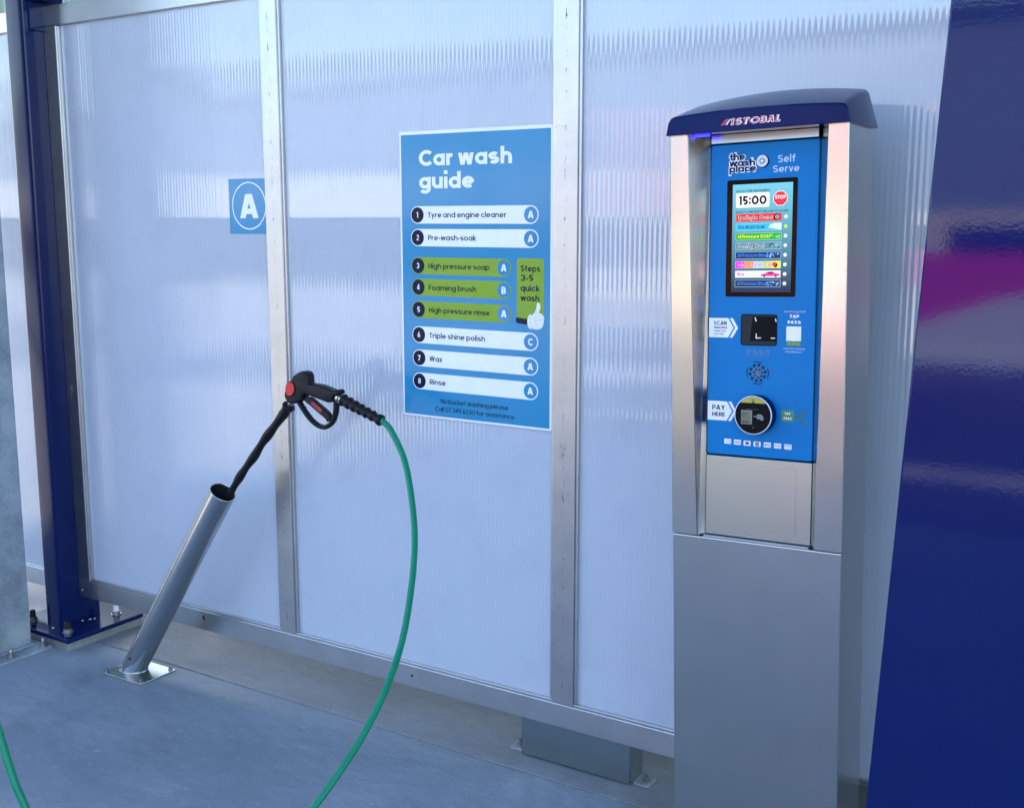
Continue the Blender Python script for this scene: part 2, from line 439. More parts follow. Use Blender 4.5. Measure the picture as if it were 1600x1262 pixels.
# ------------------------------------------------------------------ lettering: a geometric stroke alphabet
def _arc(cx, cy, rx, ry, a0, a1, n=None):
    n = n or max(4, int(abs(a1 - a0) / 15))
    return [(cx + rx * math.cos(R(a0 + (a1 - a0) * i / n)), cy + ry * math.sin(R(a0 + (a1 - a0) * i / n))) for i in range(n + 1)]
def glyph(c, w):
    """centre lines of one letter for stroke weight w; cap height 1, x height 0.74"""
    h = w / 2
    X = 0.74
    r = X / 2 - h
    cx, cy = h + r, X / 2
    xr = h + 2 * r
    A = 1.06 - h
    if c in 'abdgpqo':
        s = [_arc(cx, cy, r, r, 0, 360)]
        if c == 'a': s.append([(xr, 0), (xr, X)])
        if c == 'b': s.append([(h, 0), (h, A + h)])
        if c == 'd': s.append([(xr, 0), (xr, A + h)])
        if c == 'p': s.append([(h, -0.30), (h, X)])
        if c == 'q': s.append([(xr, -0.30), (xr, X)])
        if c == 'g': s.append([(xr, X), (xr, -0.02)] + _arc(cx, -0.02, r, 0.30 - h, 0, -150)[1:])
        return s, xr + h
    if c == 'c': return [_arc(cx, cy, r, r, 48, 312)], (cx + r * .67 + h * .7)
    if c == 'e': return [_arc(cx, cy, r, r, -2, 315), [(h * 1.2, cy), (xr, cy)]], xr + h
    if c == 'f': return [[(.16 + h, 0), (.16 + h, .82)] + _arc(.16 + h + .17, .82, .17, A - .82, 180, 80)[1:], [(0, X - h), (.40 + h, X - h)]], .42 + h
    if c in 'hnmru':
        q = r * .88
        arch = _arc(h + q, X - h - q, q, q, 180, 0)
        if c == 'h': return [[(h, 0), (h, A + h)], arch + [(h + 2 * q, 0)]], 2 * q + w
        if c == 'n': return [[(h, 0), (h, X)], arch + [(h + 2 * q, 0)]], 2 * q + w
        if c == 'r': return [[(h, 0), (h, X)], _arc(h + q, X - h - q, q, q, 180, 75)], h + q * 1.2 + h * .3
        if c == 'u': return [[(h, X), (h, h + q)] + _arc(h + q, h + q, q, q, 180, 360)[1:] + [(h + 2 * q, X)], [(h + 2 * q, X), (h + 2 * q, 0)]], 2 * q + w
        q = r * .80
        a1 = _arc(h + q, X - h - q, q, q, 180, 0) + [(h + 2 * q, 0)]
        a2 = [(p[0] + 2 * q, p[1]) for p in a1]
        return [[(h, 0), (h, X)], a1, a2], 4 * q + w
    if c == 'i': return [[(h, 0), (h, X)], [(h, .90), (h, .90 + w * 1.05)]], w
    if c == 'j': return [[(h, -.25), (h, X)], [(h, .90), (h, .90 + w)]], w
    if c == 'l': return [[(h, 0), (h, A + h)]], w
    if c == 'k': return [[(h, 0), (h, A + h)], ['h', (h, .22), (.50, X)], ['h', (h + .12, .42), (.54, 0)]], .58
    if c == 't': return [[(.14 + h, .98), (.14 + h, .20)] + _arc(.14 + h + .18, .20, .18, .20 - h, 180, 265)[1:], [(0, X - h), (.38 + h, X - h)]], .40 + h
    if c == 'v': return [['h', (h * 1.1, X), (.30 - h * .2, 0)], ['h', (.30 + h * .2, 0), (.60 - h * 1.1, X)]], .60
    if c == 'w': return [['h', (h * 1.05, X), (.26 - h * .1, 0)], ['h', (.26 + h * .1, 0), (.48 - h * .1, X)], ['h', (.48 + h * .1, X), (.70 - h * .1, 0)], ['h', (.70 + h * .1, 0), (.96 - h * 1.05, X)]], .96
    if c == 'x': return [['h', (h * 1.2, X), (.58 - h * 1.2, 0)], ['h', (h * 1.2, 0), (.58 - h * 1.2, X)]], .58
    if c == 'y': return [['h', (h * 1.1, X), (.30, .02)], ['h', (.62 - h * 1.1, X), (.16, -.30)]], .62
    if c == 'z': return [[(.03, X - h), (.50, X - h), (.05, h), (.53, h)]], .55
    if c == 's':
        q = (X - w) / 4
        rx = .25 - h * .35
        k = rx + h
        return [_arc(k, X - h - q, rx, q, 35, 270) + _arc(k, h + q, rx, q, 90, -145)[1:]], 2 * k
    if c == 'S' or c == '8' or c == '3':
        q = (1 - w) / 4
        rx = .29 - h * .3
        k = rx + h
        if c == 'S': return [_arc(k, 1 - h - q, rx * .94, q, 30, 270) + _arc(k, h + q, rx, q, 90, -150)[1:]], 2 * k
        if c == '8': return [_arc(k, 1 - h - q, rx * .9, q, 0, 360), _arc(k, h + q, rx, q, 0, 360)], 2 * k
        return [_arc(k, 1 - h - q, rx * .92, q, 155, -90), _arc(k, h + q, rx, q, 90, -155)], 2 * k
    R5 = .5 - h
    if c in 'OCGQ0':
        rx = R5 if c != '0' else .36 - h * .6
        k = rx + h
        if c == 'O' or c == '0': return [_arc(k, .5, rx, R5, 0, 360)], 2 * k
        if c == 'Q': return [_arc(k, .5, rx, R5, 0, 360), [(k + .1, .3), (2 * k, 0)]], 2 * k
        if c == 'C': return [_arc(k, .5, rx, R5, 45, 315)], k + rx * .71 + h * .7
        return [_arc(k, .5, rx, R5, 45, 360) + [(k + .05, .5)]], 2 * k
    if c == 'A': return [['h', (h * 1.1, 0), (.40 - h * .25, 1)], ['h', (.40 + h * .25, 1), (.80 - h * 1.1, 0)], [(.19, .24 + h * .4), (.61, .24 + h * .4)]], .80
    if c == 'B':
        q = (1 - w) / 4
        return [[(h, 0), (h, 1)], [(h, 1 - h), (.33, 1 - h)] + _arc(.33, 1 - h - q, .21 - h * .3, q, 90, -90)[1:] + [(h, .5)], [(.33, .5)] + _arc(.35, h + q, .23 - h * .3, q, 90, -90) + [(h, h)]], .60
    if c == 'D': return [[(h, 0), (h, 1)], [(h, 1 - h), (.30, 1 - h)] + _arc(.30, .5, .40 - h, R5, 90, -90)[1:] + [(h, h)]], .72
    if c == 'E': return [[(h, 0), (h, 1)], [(h, 1 - h), (.54, 1 - h)], [(h, .5), (.50, .5)], [(h, h), (.54, h)]], .55
    if c == 'F': return [[(h, 0), (h, 1)], [(h, 1 - h), (.54, 1 - h)], [(h, .48), (.50, .48)]], .55
    if c == 'H': return [[(h, 0), (h, 1)], [(.70 - h, 0), (.70 - h, 1)], [(h, .5), (.70 - h, .5)]], .70
    if c == 'I': return [[(h, 0), (h, 1)]], w
    if c == 'J': return [[(.44 - h, 1), (.44 - h, .26)] + _arc(.22, .26, .22 - h, .26 - h, 0, -170)[1:]], .44
    if c == 'K': return [[(h, 0), (h, 1)], ['h', (h, .30), (.60, 1)], ['h', (h + .16, .56), (.64, 0)]], .70
    if c == 'L': return [[(h, 1), (h, 0)], [(h, h), (.50, h)]], .50
    if c == 'M': return [[(h, 0), (h, 1)], ['h', (h * 1.1, 1), (.44, .22)], ['h', (.44, .22), (.88 - h * 1.1, 1)], [(.88 - h, 1), (.88 - h, 0)]], .88
    if c == 'N': return [[(h, 0), (h, 1)], ['h', (h * 1.2, 1), (.72 - h * 1.2, 0)], [(.72 - h, 1), (.72 - h, 0)]], .72
    if c in 'PR':
        q = (.58 - w * .5) / 2
        s = [[(h, 0), (h, 1)], [(h, 1 - h), (.33, 1 - h)] + _arc(.33, 1 - h - q, .26 - h * .5, q, 90, -90)[1:] + [(h, 1 - h - 2 * q)]]
        if c == 'R': s.append([(.32, .42), (.58 - h * .5, 0)])
        return s, .60
    if c == 'T': return [[(.31, 0), (.31, 1)], [(0, 1 - h), (.62, 1 - h)]], .62
    if c == 'U': return [[(h, 1), (h, .33)] + _arc(.34, .33, .34 - h, .33 - h, 180, 360)[1:] + [(.68 - h, 1)]], .68
    if c == 'V': return [['h', (h * 1.1, 1), (.38 - h * .2, 0)], ['h', (.38 + h * .2, 0), (.76 - h * 1.1, 1)]], .76
    if c == 'W': return [['h', (h * 1.05, 1), (.30 - h * .1, 0)], ['h', (.30 + h * .1, 0), (.54 - h * .1, 1)], ['h', (.54 + h * .1, 1), (.78 - h * .1, 0)], ['h', (.78 + h * .1, 0), (1.08 - h * 1.05, 1)]], 1.08
    if c == 'X': return [['h', (h, 1), (.70 - h, 0)], ['h', (h, 0), (.70 - h, 1)]], .70
    if c == 'Y': return [['h', (h * 1.2, 1), (.35, .36)], ['h', (.35, .36), (.70 - h * 1.2, 1)], [(.35, .42), (.35, 0)]], .70
    if c == '1': return [[(.26 - h + .04, 0), (.26 - h + .04, 1)], [(.0, .80), (.26 - h + .04, 1 - h * .6)]], .30 + h * .4
    if c == '2': return [_arc(.29, .71, .29 - h, .29 - h, 165, -35) + [(.06, h), (.58, h)]], .60
    if c == '4': return [[(.46, 0), (.46, 1)], ['h', (.44, 1), (.06, .26)], [(.02, .26), (.64, .26)]], .66
    if c == '5': return [[(.54, 1 - h), (.14, 1 - h), (.10, .53)] + _arc(.27, .32, .30 - h, .32 - h, 128, -140)], .60
    if c == '6': return [_arc(.30, .32, .30 - h, .32 - h, 0, 360), [(.30 - .26 + h * .6, .42), (.40, 1)]], .62
    if c == '7': return [[(.0, 1 - h), (.54, 1 - h)], ['h', (.54 - h * 1.1, 1 - h), (.18, 0)]], .54
    if c == '9': return [_arc(.30, .68, .30 - h, .32 - h, 0, 360), [(.56 - h * .6, .58), (.22, 0)]], .62
    if c == '-': return [[(.0, .38), (.34, .38)]], .34
    if c == ':': return [[(h, .10), (h, .10 + w)], [(h, .56), (h, .56 + w)]], w
    if c == '.': return [[(h, 0), (h, w)]], w
    if c == '/': return [[(.0, -.1), (.34, 1.05)]], .36
    if c == '&': return [_arc(.28, .77, .17, .23 - h, -40, 220) + [(.62, 0)], _arc(.28, .27, .26 - h * .5, .27 - h, 120, 375)], .64
    return [], .28
_tc = {}
def text_geo(body, wt=0.14, shear=0.0):
    """quads of every stroke, drawn out with mitred joints; each stroke a hair in front of the one before"""
    key = (body, wt, shear)
    if key in _tc:
        return _tc[key]
    vs, fs, pen, lay = [], [], 0.0, 0
    for c in body:
        st, adv = glyph(c, wt)
        for line in st:
            lay += 1
            if line[0] == 'h':
                p, q = Vector(line[1]), Vector(line[2])
                hx = wt / 2 * (q - p).length / abs(q.y - p.y)
                b = len(vs)
                for u_ in (p, q):
                    for sgn in (1, -1):
                        vs.append((pen + u_.x + sgn * hx + shear * u_.y, u_.y, (lay % 5) * 0.00005))
                fs.append((b, b + 1, b + 3, b + 2) if p.y > q.y else (b + 1, b, b + 2, b + 3))
                continue
            P = [Vector(p) for p in line]
            closed = len(P) > 3 and (P[0] - P[-1]).length < 1e-6
            if closed:
                P = P[:-1]
            n = len(P)
            b = len(vs)
            for i in range(n):
                p = P[i]
                d0 = (p - P[i - 1]) if (i > 0 or closed) else (P[1] - p)
                d1 = (P[(i + 1) % n] - p) if (i < n - 1 or closed) else d0
                d0, d1 = d0.normalized(), d1.normalized()
                t = d0 + d1
                t = t.normalized() if t.length > 1e-6 else d0
                nn = Vector((-t.y, t.x))
                k = min(1.35, 1.0 / max(0.3, nn.dot(Vector((-d0.y, d0.x)))))
                for sgn in (1, -1):
                    q = p + nn * (wt / 2) * k * sgn
                    vs.append((pen + q.x + shear * q.y, q.y, (lay % 5) * 0.00005))
            m_ = n if closed else n - 1
            for i in range(m_):
                a, e = b + 2 * i, b + 2 * ((i + 1) % n)
                fs.append((a + 1, e + 1, e, a))
        pen += adv + (0.10 if wt < 0.18 else 0.075) if c != ' ' else adv - 0.02
    _tc[key] = (vs, fs)
    return _tc[key]

class MB:
    """collects shapes of several materials into one mesh; local frame x right, y into the surface, z up"""
    def __init__(self, M=None):
        self.v, self.f, self.m, self.s, self.mats = [], [], [], [], []
        self.M = M or Matrix()
    def mi(self, mat):
        if mat not in self.mats:
            self.mats.append(mat)
        return self.mats.index(mat)
    def add(self, vs, fs, mat, smooth=False):
        b = len(self.v)
        self.v += [self.M @ Vector(p) for p in vs]
        i = self.mi(mat)
        for f in fs:
            self.f.append([b + k for k in f])
            self.m.append(i)
            self.s.append(smooth)
    def raw_bm(self, bm, mat, smooth=False):
        bm.verts.index_update()
        self.add([v.co.copy() for v in bm.verts], [[v.index for v in f.verts] for f in bm.faces], mat, smooth)
        bm.free()
    def box(self, x0, x1, y0, y1, z0, z1, mat, bev=0.0, seg=2):
        bm = bmesh.new()
        bmesh.ops.create_cube(bm, size=1.0)
        for v in bm.verts:
            v.co = Vector(((x0 + x1) / 2 + v.co.x * (x1 - x0), (y0 + y1) / 2 + v.co.y * (y1 - y0), (z0 + z1) / 2 + v.co.z * (z1 - z0)))
        if bev:
            bmesh.ops.bevel(bm, geom=bm.edges[:], offset=bev, segments=seg, affect='EDGES', profile=0.5)
        self.raw_bm(bm, mat)
    def flat(self, poly, off, mat):
        """flat printed shape: x,z polygon at a small distance in front of the surface (y = -off)"""
        self.add([(p[0], -off, p[1]) for p in poly], [list(range(len(poly)))], mat)
    def ring(self, outer, inner, off, mat):
        n = len(outer)
        vs = [(p[0], -off, p[1]) for p in outer] + [(p[0], -off, p[1]) for p in inner]
        self.add(vs, [[i, (i + 1) % n, n + (i + 1) % n, n + i] for i in range(n)], mat)
    def slab(self, poly, y0, y1, mat, bev=0.0, smooth=False, seg=2):
        """x,z polygon extruded from y0 (front) to y1 (back)"""
        bm = bmesh.new()
        n = len(poly)
        a = [bm.verts.new((p[0], y0, p[1])) for p in poly]
        b = [bm.verts.new((p[0], y1, p[1])) for p in poly]
        front = bm.faces.new(a)
        back = bm.faces.new(list(reversed(b)))
        for i in range(n):
            bm.faces.new([a[i], b[i], b[(i + 1) % n], a[(i + 1) % n]])
        bmesh.ops.recalc_face_normals(bm, faces=bm.faces[:])
        if bev:
            ed = [e for e in bm.edges if (e.verts[0].co.y == e.verts[1].co.y)]
            bmesh.ops.bevel(bm, geom=ed, offset=bev, segments=seg, affect='EDGES', profile=0.5)
        self.raw_bm(bm, mat, smooth)
    def text(self, body, x0, x1, base, cap, off, mat, bold=0.0, shear=0.0):
        """lettering fitted between x0 and x1 on a base line; bold adds to the stroke weight"""
        wt = 0.135 + bold * 2.0
        vs, fs = text_geo(body, wt, shear)
        if not vs:
            return
        sx0, sx1 = min(v[0] for v in vs), max(v[0] for v in vs)
        kx = (x1 - x0) / (sx1 - sx0)
        self.add([(x0 + (v[0] - sx0) * kx, -off - v[2], base + v[1] * cap) for v in vs], fs, mat)
    def tube(self, pts, rad, mat, n=14, caps=True, smooth=True):
        pts = [Vector(p) for p in pts]
        k = len(pts)
        rad = [rad] * k if not hasattr(rad, '__len__') else rad
        vs, fs = [], []
        up = None
        for i, p in enumerate(pts):
            t = (pts[min(i + 1, k - 1)] - pts[max(i - 1, 0)]).normalized()
            if up is None:
                up = t.orthogonal().normalized()
            up = (up - t * up.dot(t)).normalized()
            w = t.cross(up)
            for j in range(n):
                a = 2 * math.pi * j / n
                vs.append(p + (up * math.cos(a) + w * math.sin(a)) * rad[i])
        for i in range(k - 1):
            for j in range(n):
                a, b = i * n + j, i * n + (j + 1) % n
                fs.append([a, b, b + n, a + n])
        self.add(vs, fs, mat, smooth)
        if caps:
            self.add(vs[:n], [list(reversed(range(n)))], mat)
            self.add(vs[-n:], [list(range(n))], mat)
    def lathe(self, prof, mat, axis_o, axis_d, n=32, smooth=True, cap=True):
        """profile of (radius, distance along axis)"""
        d = Vector(axis_d).normalized()
        u = d.orthogonal().normalized()
        w = d.cross(u)
        o = Vector(axis_o)
        vs, fs = [], []
        for r, h in prof:
            for j in range(n):
                a = 2 * math.pi * j / n
                vs.append(o + d * h + (u * math.cos(a) + w * math.sin(a)) * r)
        for i in range(len(prof) - 1):
            for j in range(n):
                a, b = i * n + j, i * n + (j + 1) % n
                fs.append([a, b, b + n, a + n])
        self.add(vs, fs, mat, smooth)
        if cap:
            if prof[0][0] > 1e-6:
                self.add(vs[:n], [list(reversed(range(n)))], mat)
            if prof[-1][0] > 1e-6:
                self.add(vs[-n:], [list(range(n))], mat)
    def build(self, name, parent=None, origin=None, recalc=True, sharp=None):
        me = bpy.data.meshes.new(name)
        o = Vector(origin) if origin else Vector()
        me.from_pydata([tuple(p - o) for p in self.v], [], self.f)
        for mt in self.mats:
            me.materials.append(MAT[mt])
        me.polygons.foreach_set('material_index', self.m)
        me.polygons.foreach_set('use_smooth', self.s)
        me.update()
        if sharp:
            me.set_sharp_from_angle(angle=R(sharp))
        ob = bpy.data.objects.new(name, me)
        COL.objects.link(ob)
        if parent:
            ob.parent = parent
        if origin:
            ob.location = o
        return ob

def empty(name, loc=(0, 0, 0)):
    o = bpy.data.objects.new(name, None)
    o.empty_display_size = 0.1
    COL.objects.link(o)
    o.location = loc
    return o
def tag(o, label=None, cat=None, group=None, kind=None):
    if label: o['label'] = label
    if cat: o['category'] = cat
    if group: o['group'] = group
    if kind or label: o['kind'] = kind or 'thing'
    return o
def T(x=0, y=0, z=0):
    return Matrix.Translation((x, y, z))
def rel(M):
    return M

# ------------------------------------------------------------------ setting: ground
m = MB()
m.box(-80, 80, -90, 60, -0.30, -0.02, 'yard')
tag(m.build('ground'), kind='structure')
JY = -0.052
m = MB()
m.box(-4.3, 9, -5.2, JY - 0.003, -0.02, 0.0, 'slab', 0.003)
tag(m.build('bay_floor'), kind='structure')
m = MB()
m.box(-4.3, 9, JY + 0.003, 0.62, -0.019, 0.0, 'strip', 0.003)
tag(m.build('kerb_strip'), kind='structure')

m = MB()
m.box(-60, 40, -8.2, -6.4, -0.0195, -0.014, 'painted_shade')  # dark patches paint shaded ground into the reflections
m.box(-60, 40, 0.624, 40, -0.0195, -0.014, 'painted_shade')  # ground darkened by colour to cut light coming under the rail
m.box(-5.4, 6, -6.398, -5.22, -0.0195, -0.014, 'painted_shade')
m.box(-6.5, 8, -15.0, -9.6, -0.0195, -0.014, 'painted_shade')
m.box(-2.8, 4, -9.598, -8.202, -0.0194, -0.014, 'painted_shade')
m.box(-2.6, 2.6, -6.95, -6.50, -0.0138, -0.010, 'yard')  # pale strip paints a sunlit stripe for the column to reflect
tag(m.build('painted_sun_shade'), kind='structure')

# ------------------------------------------------------------------ partition wall
Z0, Z1, Z2, Z3 = 0.160, 0.239, 2.561, 2.640     # bottom rail, opening, top rail
PY = 0.020                                      # front of the panels
def wall_panel(x0, x1, parent):
    """cellular sheet: a front face with fine vertical flutes and a plain back"""
    m = MB()
    a, b = x0 + 0.0, x1 - 0.0
    per, amp, q = 0.016, 0.00022, 8
    n = int((b - a) / per * q)
    zs = [Z1 - 0.012, Z1 + 0.6, Z1 + 1.2, Z1 + 1.8, Z2 + 0.012]
    vs, fs = [], []
    for i in range(n + 1):
        x = a + (b - a) * i / n
        w = amp * (math.sin(2 * math.pi * x / per) + 0.25 * math.sin(2 * math.pi * x / 0.0413 + 1.1))
        for z in zs:
            vs.append((x, PY + w, z))
    k = len(zs)
    for i in range(n):
        for j in range(k - 1):
            fs.append([i * k + j, (i + 1) * k + j, (i + 1) * k + j + 1, i * k + j + 1])
    m.add(vs, fs, 'poly', True)
    zb, zt, yb = zs[0], zs[-1], PY + 0.016
    m.add([(a, yb, zb), (b, yb, zb), (b, yb, zt), (a, yb, zt)], [[0, 3, 2, 1]], 'poly')
    m.add([(a, PY, zb), (a, yb, zb), (a, yb, zt), (a, PY, zt)], [[0, 3, 2, 1]], 'poly')
    m.add([(b, PY, zb), (b, yb, zb), (b, yb, zt), (b, PY, zt)], [[0, 1, 2, 3]], 'poly')
    return m.build('panel', parent)

def partition(mulls, label, marks=()):
    x0, x1 = mulls[0][0], mulls[-1][1]
    w = tag(empty('partition_wall', ((x0 + x1) / 2, 0.025, 0)), label, 'wall')
    inv = T(-(x0 + x1) / 2, -0.025, 0)
    m = MB(inv)
    m.box(x0, x1, 0.0, 0.05, Z0, Z1, 'alu', 0.002)
    m.box(x0 + 0.076, x1 - 0.076, 0.0065, 0.018, Z1 + 0.0002, Z1 + 0.008, 'alu', 0.0015)
    for (px, pz, r, mt) in marks:
        m.flat(circle(px, pz, r, 14), 0.0006, mt)
    m.build('bottom_rail', w)
    m = MB(inv)
    m.box(x0, x1, 0.0, 0.05, Z2, Z3, 'alu', 0.002)
    m.build('top_rail', w)
    for i, (a, b) in enumerate(mulls):
        m = MB(inv)
        c = (a + b) / 2
        m.box(a, b, 0.0005, 0.05, Z1 + 0.0005, Z2 - 0.0005, 'mull', 0.002)
        if i < len(mulls) - 1:
            m.box(b + 0.0002, b + 0.009, 0.008, 0.0185, Z1 + 0.01, Z2 - 0.002, 'alu', 0.0015)
        if i > 0:
            m.box(a - 0.009, a - 0.0002, 0.008, 0.0185, Z1 + 0.01, Z2 - 0.002, 'alu', 0.0015)
        m.build('mullion', w, origin=(c - (x0 + x1) / 2, 0, 1.2))
    for (a, b), (c, d) in zip(mulls[:-1], mulls[1:]):
        p = wall_panel(b - 0.006, c + 0.006, w)
        p.location = (-(x0 + x1) / 2, -0.025, 0)
    return w
M1, M2, M3 = (-2.440, -2.365), (-1.238, -1.162), (-0.040, 0.040)
partition([M1, M2, M3, (1.160, 1.240), (2.360, 2.440)],
          'long opal ribbed panel wall in an aluminium frame, carrying the blue signs',
          [(-2.4175, 0.1909, 0.004, 'white'), (-1.6582, 0.214, 0.006, 'hole'), (-1.655, 0.205, 0.005, 'hole'), (-0.607, 0.2022, 0.005, 'hole'), (0.62, 0.20, 0.005, 'hole')])
partition([(-3.84, -3.765), (-2.634, -2.559)],
          'narrow strip of opal panel wall seen between the galvanised column and the dark blue post')

# ------------------------------------------------------------------ blue post on its base plate
def anchor(m, x, y, z, cap=None, r=0.015):
    m.lathe([(r * 1.5, 0), (r * 1.5, 0.003)], 'bolt', (x, y, z), (0, 0, 1), 20, False)
    m.lathe([(r * 1.15, 0.003), (r * 1.15, 0.016)], 'bolt', (x, y, z), (0, 0, 1), 6, False)
    if cap is None:
        m.lathe([(r * 0.6, 0.016), (r * 0.6, 0.030), (r * 0.4, 0.034)], 'bolt', (x, y, z), (0, 0, 1), 12)
px0, px1, py0, py1 = -2.557, -2.441, -0.090, 0.104
w = tag(empty('steel_post', (-2.499, 0.007, 0)), 'dark blue square steel post bolted down at the left end of the panel wall', 'post')
inv = T(2.499, -0.007, 0)
m = MB(inv)
bm = bmesh.new()
prof = rrect(px0, py0, px1, py1, 0.010, 5)
n = len(prof)
lo = [(p[0], p[1], 0.053) for p in prof]
hi = [(p[0], p[1], 4.2) for p in prof]
m.add(lo + hi, [[i, (i + 1) % n, n + (i + 1) % n, n + i] for i in range(n)], 'post', True)
bm.free()
m.build('shaft', w, sharp=40)
m = MB(inv)
m.box(px1 - 0.03, px1 + 0.055, py0 + 0.025, 0.018, Z3 + 0.012, Z3 + 0.020, 'post', 0.002)
m.box(px1 - 0.001, px1 + 0.009, py0 + 0.025, 0.045, Z3 - 0.10, Z3 + 0.012, 'post', 0.002)
m.build('bracket', w)
m = MB(inv)
m.box(-2.690, -2.272, -0.192, 0.200, 0.033, 0.0525, 'post', 0.003)
for (cx_, cy_, r_) in ((-2.405, 0.020, .006), (-2.395, 0.036, .004), (-2.418, -0.01, .005), (-2.45, -0.135, .005), (-2.385, 0.06, .003)):
    m.lathe([(r_, 0), (r_ * .8, .002), (0, .0025)], 'white', (cx_, cy_, 0.0526), (0, 0, 1), 5, False, False)
m.build('base_plate', w)
m = MB(inv)
poly = [(-2.66, -0.165), (-2.52, -0.175), (-2.40, -0.168), (-2.295, -0.178), (-2.288, -0.05), (-2.296, 0.08), (-2.287, 0.19), (-2.66, 0.19)]
k = len(poly)
m.add([(p[0], p[1], 0.033) for p in poly] + [(p[0] * 1.0 + (0.012 if p[0] > -2.5 else -0.012), p[1] + (-0.012 if p[1] < 0 else 0.008), 0.0) for p in poly],
      [[i, (i + 1) % k, k + (i + 1) % k, k + i] for i in range(k)], 'grout')
m.build('grout_pad', w)
for (bx, by, c) in ((-2.610, -0.120, 'black'), (-2.352, -0.132, 'black'), (-2.362, 0.125, 'white'), (-2.610, 0.125, 'black')):
    m = MB(inv)
    anchor(m, bx, by, 0.0525, c)
    h = 0.058 if c == 'white' else 0.046
    m.lathe([(0.0125, 0.016), (0.0125, h - 0.004), (0.009, h), (0.0, h)], 'rubber' if c == 'black' else 'white', (bx, by, 0.0525), (0, 0, 1), 18, True, False)
    m.build('anchor_bolt', w)

# ------------------------------------------------------------------ galvanised column
w = tag(empty('steel_column', (-2.54, -0.45, 0)), 'galvanised grey steel column at the far left, in front of the dark blue post', 'column')
inv = T(2.54, 0.45, 0)
m = MB(inv)
m.box(-2.640, -2.452, -0.66, -0.238, 0.0125, 4.2, 'galv', 0.006, 3)
m.build('shaft', w)
m = MB(inv)
m.box(-2.720, -2.366, -0.74, -0.200, 0.0, 0.012, 'galv', 0.002)
m.box(-2.452, -2.432, -0.66, -0.236, 0.0125, 0.020, 'galv', 0.003)
m.build('base_plate', w)
for by in (-0.222, -0.372, -0.62):
    m = MB(inv)
    anchor(m, -2.398, by, 0.012, None, 0.012)
    m.build('anchor_bolt', w)

# ------------------------------------------------------------------ lance holder tube
TB, TT = Vector((-1.890, -0.172, 0.0)), Vector((-1.332, -0.172, 0.807))
td = (TT - TB).normalized()
w = tag(empty('lance_holder', (-1.85, -0.175, 0)), 'slanting stainless steel tube on a square floor plate, holding the spray lance', 'lance holder')
inv = T(1.85, 0.175, 0)
m = MB(inv)
RT = 0.0485
n = 48
vs, fs = [], []
u = Vector((0, 1, 0))
v_ = td.cross(u)
L = (TT - TB).length
rows = [0, 1, 2]
def tube_ring(rad, kind):
    out = []
    for j in range(n):
        a = 2 * math.pi * j / n
        off = (u * math.cos(a) + v_ * math.sin(a)) * rad
        if kind == 'floor':
            t = (0.006 - (TB + off).z) / td.z
            out.append(TB + off + td * t)
        else:
            out.append(TB + off + td * (L + kind))
    return out
rings = [tube_ring(RT, 'floor'), tube_ring(RT, -0.001), tube_ring(RT - 0.001, 0.0), tube_ring(RT - 0.0025, 0.0), tube_ring(RT - 0.0032, -0.001), tube_ring(RT - 0.0032, -0.45)]
vs = [p for r_ in rings for p in r_]
for i in range(len(rings) - 1):
    for j in range(n):
        fs.append([i * n + j, i * n + (j + 1) % n, (i + 1) * n + (j + 1) % n, (i + 1) * n + j])
m.add(vs, fs[:4 * n], 'tube', True)
m.add(vs, fs[4 * n:], 'hole', True)
m.add(vs[-n:], [list(range(n))], 'hole')
hp = TB + td * 0.085 + Vector((0.0, -RT - 0.0004, 0))
m.lathe([(0.0055, 0.0), (0.0055, 0.0012)], 'hole', hp + v_ * 0.004, (0, -1, 0), 14)
tb = m.build('tube', w, sharp=35)
m = MB(inv)
weld = tube_ring(RT + 0.001, 'floor')
m.tube(weld + [weld[0]], 0.0028, 'tube', 8, False)
m.build('weld_bead', w)
m = MB(inv)
m.box(-1.965, -1.735, -0.263, -0.088, 0.0, 0.006, 'steelh', 0.0015)
m.build('floor_plate', w)
for (bx, by) in ((-1.952, -0.252), (-1.749, -0.250), (-1.750, -0.102), (-1.950, -0.102)):
    m = MB(inv)
    m.lathe([(0.010, 0), (0.010, 0.002)], 'bolt', (bx, by, 0.006), (0, 0, 1), 16, False)
    m.lathe([(0.0075, 0.002), (0.0075, 0.009)], 'bolt', (bx, by, 0.006), (0, 0, 1), 6, False)
    m.lathe([(0.0045, 0.009), (0.0045, 0.016)], 'bolt', (bx, by, 0.006), (0, 0, 1), 10)
    m.build('bolt', w)

# ------------------------------------------------------------------ spray gun with lance
GY = -0.19
w = tag(empty('spray_gun', (-1.28, GY, 0.80)), 'black pressure washer gun with a red button, its lance stuck in the slanting steel tube', 'spray gun')
inv = T(1.28, -GY, -0.80)
HEAD = [(-0.9775, 1.1969), (-0.9752, 1.212), (-0.9609, 1.2355), (-0.9452, 1.2552), (-0.923, 1.2765), (-0.903, 1.2853), (-0.8867, 1.2877), (-0.874, 1.2825), (-0.868, 1.272), (-0.8682, 1.25), (-0.8625, 1.246), (-0.84, 1.2468), (-0.8083, 1.2436), (-0.777, 1.2352), (-0.7614, 1.2321), (-0.7488, 1.2355), (-0.7379, 1.2347), (-0.7341, 1.229), (-0.7344, 1.2193), (-0.7575, 1.2102), (-0.7595, 1.1955), (-0.7786, 1.189), (-0.7974, 1.1923), (-0.8227, 1.1975), (-0.8577, 1.2043), (-0.8848, 1.2119), (-0.8935, 1.1989), (-0.8972, 1.1862), (-0.9138, 1.1799), (-0.9422, 1.17), (-0.9603, 1.1722), (-0.973, 1.1848)]
